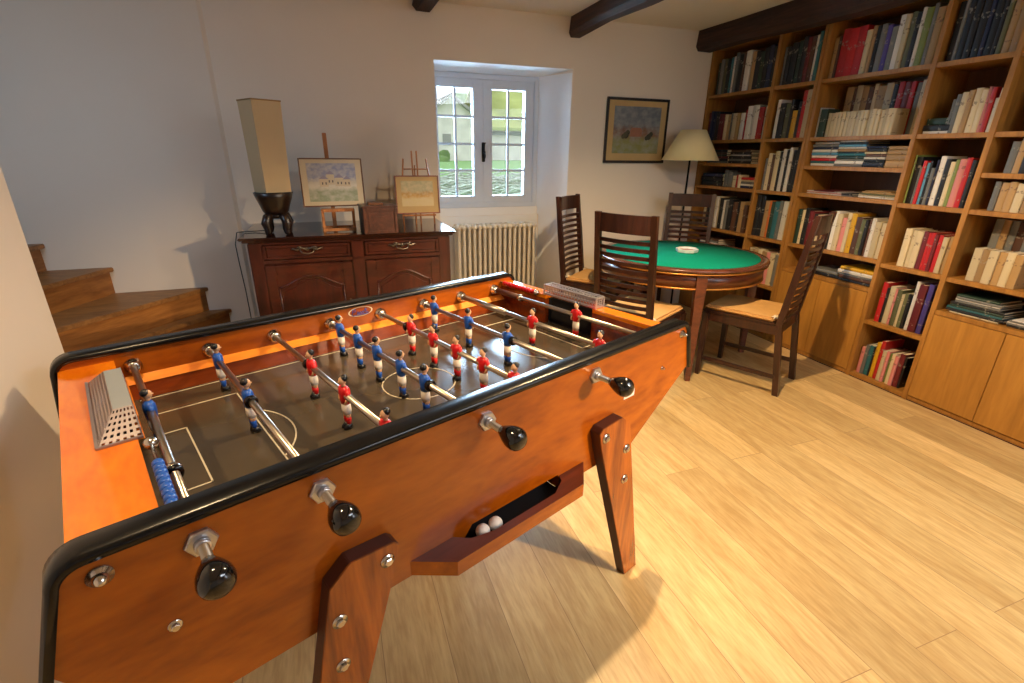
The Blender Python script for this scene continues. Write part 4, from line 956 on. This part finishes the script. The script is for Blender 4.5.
for k in range(4):
    a = k*PI/2+math.radians(14); c, s_ = math.cos(a), math.sin(a)
    b = MB(); b.tube([(.035*c, .035*s_, .112), (.066*c, .066*s_, .098), (.080*c, .080*s_, .066), (.070*c, .070*s_, .034), (.076*c, .076*s_, .012), (.088*c, .088*s_, .006)], [.022, .027, .029, .024, .020, .010], 10); b.build('scrolled_foot', 'bowl', tl)
b = MB(); b.tube([(0, 0, .20), (0, 0, .40)], .006, 8); b.lathe([(.014, .40), (.014, .44), (.028, .48), (.030, .51), (.018, .54), (.001, .545)], seg=16); b.build('bulb', 'whitep', tl)
b = MB(); ca_, sa_ = math.cos(math.radians(-31)), math.sin(math.radians(-31))
b.tube([(dx*ca_-dy*sa_, dx*sa_+dy*ca_, z) for dx, dy, z in ((-.06, .08, .012), (-.14, .11, .005), (-.20, .10, .005), (-.238, .08, .004), (-.252, .05, -.06), (-.245, .02, -.16), (-.240, .03, -.34), (-.250, .10, -.60), (-.245, .2, -.85))], .003, 6); b.build('power_cord', 'black', tl)

# easels and pictures
def framed(name, label, cat, w_, h_, fm, mm, am, inset, loc, tilt, rz, fw=.010, group=None):
    t = thing(name, label, cat, loc, 0, group); t.rotation_euler = (tilt, 0, rz)
    b = MB(); fr_rect(b, -w_/2, w_/2, 0, h_, fw, -.008, .008, .002); b.build('frame', fm, t)
    b = MB(); b.box((-w_/2+fw, -.002, fw), (w_/2-fw, .002, h_-fw)); b.build('mount', mm, t)
    b = MB(); b.box((-w_/2+inset[0], -.0035, inset[1]), (w_/2-inset[0], -.0021, h_-inset[2])); b.build('artwork', am, t)
    b = MB(); b.box((-w_/2+fw*.5, .0025, fw*.5), (w_/2-fw*.5, .006, h_-fw*.5)); b.build('backing_board', 'box', t)
    return t
tp = framed('framed_watercolour', 'framed blue-grey village watercolour on the left tabletop easel', 'picture', .368, .285, 'frame_br', 'mount', 'art1', (.042, .03, .03), (.033, 3.345, 1.032), math.radians(-9), math.radians(2), .007)
# small painted house blocks in the watercolour
b = MB(); 
for i, (x, z, w_, h_) in enumerate(((-.05, .118, .05, .045), (-.01, .13, .045, .06), (.04, .120, .05, .05), (.085, .118, .04, .042))):
    b.mi = 0; b.box((x-w_/2, -.0042, z), (x+w_/2, -.0036, z+h_))
    b.mi = 1; b.prism([(x-w_/2-.004, z+h_), (x+w_/2+.004, z+h_), (x, z+h_+.022)], 1, -.0046, -.0036)
    b.mi = 2
    for q in (-.012, .008): b.box((x+q, -.0046, z+.012), (x+q+.007, -.0043, z+.026))
b.build('painted_houses', ['mount', mat('wash_lilac', (150, 142, 160), .6), mat('wash_grey', (96, 86, 90), .6)], tp)
es = thing('tabletop_easel', 'small wooden box easel holding the village watercolour', 'easel', (.04, 3.30, ZS+.0005), math.radians(2), 'tabletop easels')
b = MB()
for s_ in (-1, 1):
    b.box((s_*.088-.008, -.09, 0), (s_*.088+.008, .11, .016), .002); b.box((s_*.088-.008, -.08, .016), (s_*.088+.008, -.064, .132), .002)
b.box((-.096, -.094, .006), (.096, -.080, .024), .002); b.box((-.096, .08, 0), (.096, .096, .016), .002); b.build('base_frame', 'easel', es)
b = MB(); b.box((-.096, -.094, .120), (.096, -.03, .136), .002); b.build('picture_ledge', 'easel', es)
b = MB(); b.box((-.012, -.006, .0), (.012, .008, .56), .002, Matrix.Rotation(math.radians(-9), 3, 'X'), Vector((0, 0, 0)))
for v in b.bm.verts: v.co += Vector((-.02, .062, .012))
b.build('mast', 'easel', es)
framed('framed_watercolour', 'small ochre tree watercolour in reddish frame on the right easel', 'picture', .292, .248, 'frame_red', 'mount2', 'art2', (.040, .05, .035), (.566, 3.440, .962), math.radians(-8), math.radians(-2), .008)
es2 = thing('tabletop_easel', 'pale spindly easel with three uprights holding the ochre watercolour', 'easel', (.566, 3.46, ZS+.0005), math.radians(-2), 'tabletop easels')
rot = Matrix.Rotation(math.radians(-8), 3, 'X')
b = MB()
for x, h_ in ((-.016, .475), (.016, .475)): b.box((x-.005, .0, .0), (x+.005, .010, h_), .0015, rot, Vector((0, 0, 0)))
b.build('mast', 'easel', es2)
b = MB()
for s_ in (-1, 1): b.tube([(s_*.105, -.03, 0), (s_*.10, .01, .20), (s_*.075, .050, .42)], .0055, 8)
b.tube([(-.085, .045, .355), (.085, .045, .355)], .0045, 8); b.tube([(-.10, -.005, .09), (.10, -.005, .09)], .005, 8); b.build('side_rails', 'easel', es2)
b = MB(); b.box((-.115, -.045, .056), (.115, -.022, .066), .002); b.build('picture_ledge', 'easel', es2)
b = MB(); b.tube([(0, .06, .38), (0, .16, 0)], .005, 8); b.build('rear_strut', 'easel', es2)
# carved box
cb = thing('wooden_box', 'dark wooden box with carved front panel on the sideboard', 'box', (.27, 3.16, ZS+.0005), math.radians(4))
b = MB(); b.box((-.10, -.085, 0), (.10, .10, .150), .003)
b.bm.normal_update()
for f in b.bm.faces:
    if f.normal.x < -.5: f.material_index = 1
b.build('body', ['box', 'box_dk'], cb)
b = MB(); fr_rect(b, -.10, .10, .002, .150, .018, -.093, -.0855, .003); b.build('front_moulding', 'box', cb)
b = MB(); b.box((-.07, -.089, .030), (.07, -.0855, .122), .003)
b.box((-.045, -.0915, .048), (.045, -.089, .104), .002)
b.build('carved_panel', 'brass' if False else 'box', cb)
b = MB(); b.box((-.106, -.095, .1505), (.106, .104, .163), .004); b.build('lid', 'box', cb)
b = MB(); b.box((-.03, -.055, 0), (.055, .055, .010), .002); o = b.build('folded_leaflet', 'frame_br', None, (.245, 3.18, ZS+.0005+.1635)); tag(o, 'flat brown booklet lying on the lid of the wooden box', 'booklet')

# wall picture
tl2 = framed('framed_landscape', 'black framed landscape picture hanging on the back wall', 'picture', .585, .492, 'frame_dk', 'mount2', 'art3', (.072, .075, .062), (2.452, YB-.012, 1.288), 0, 0, .020)

b = MB(); b.mi = 0; b.box((-.06, -.0043, .205), (.05, -.0036, .245)); b.prism([(-.066, .245), (.056, .245), (.035, .272), (-.045, .272)], 1, -.0043, -.0036)
b.mi = 1
for x, z, r in ((-.10, .215, .026), (-.085, .235, .02), (-.125, .205, .018), (.12, .205, .024), (.14, .225, .02), (.10, .195, .018)): b.sphere((x, -.004, z), r, 2, (1, .03, 1))
b.build('painted_cottage', [mat('wash_brick', (150, 100, 78), .6, var=.12, scale=40), mat('wash_dark_green', (62, 60, 42), .6, var=.2, scale=50)], tl2)
# ---------------------------------------------------------------- radiator
rd = thing('radiator', 'cream cast iron column radiator in the niche under the window', 'radiator', (1.285, 3.965, 0))
n = 16; w_ = .70; sec = None
for k in range(n):
    x = -w_/2+w_*(k+.5)/n
    if sec is None:
        b = MB()
        for yy in (-.050, 0, .050): b.tube([(0, yy, .13), (0, yy, .16), (0, yy, .76), (0, yy, .79)], [.011, .014, .014, .011], 10)
        for zz in (.145, .785):
            b.tube([(0, -.055, zz), (0, .055, zz)], .0205, 12); b.sphere((0, -.055, zz), .0205, 2); b.sphere((0, .055, zz), .0205, 2)
        sec = b.build('column', 'radiator', rd, (x, 0, 0))
    else:
        c = sec.copy(); COL.objects.link(c); c.parent = rd; c.location = (x, 0, 0)
b = MB(); b.tube([(-w_/2-.01, 0, .145), (w_/2+.01, 0, .145)], .014, 10); b.tube([(-w_/2-.01, 0, .785), (w_/2+.01, 0, .785)], .014, 10)
for s_ in (-1, 1):
    b.box((s_*(w_/2-.022)-.010, -.055, 0), (s_*(w_/2-.022)+.010, -.035, .13), .003); b.box((s_*(w_/2-.022)-.010, .035, 0), (s_*(w_/2-.022)+.010, .055, .13), .003)
b.build('pipes_and_feet', 'radiator', rd)

# ---------------------------------------------------------------- floor lamp in the corner
fl = thing('floor_lamp', 'floor lamp with cream conical shade and thin dark pole in the corner', 'lamp', (2.845, 3.565, 0))
b = MB(); b.lathe([(.098, 1.545), (.100, 1.545), (.228, 1.315), (.2255, 1.315), (.098, 1.543)], seg=48)
b.build('lamp_shade', 'lampshade', fl)
b = MB(); b.tube([(0, 0, .02), (0, 0, 1.44)], .0085, 10); b.build('pole', 'blackiron', fl)
b = MB(); b.lathe([(.001, 0), (.125, 0), (.130, .008), (.11, .020), (.03, .030), (.001, .032)], seg=32); b.build('base', 'blackiron', fl)
b = MB(); b.lathe([(.012, 1.40), (.015, 1.44), (.028, 1.47), (.028, 1.50), (.001, 1.525)], seg=16); b.build('bulb', 'whitep', fl)
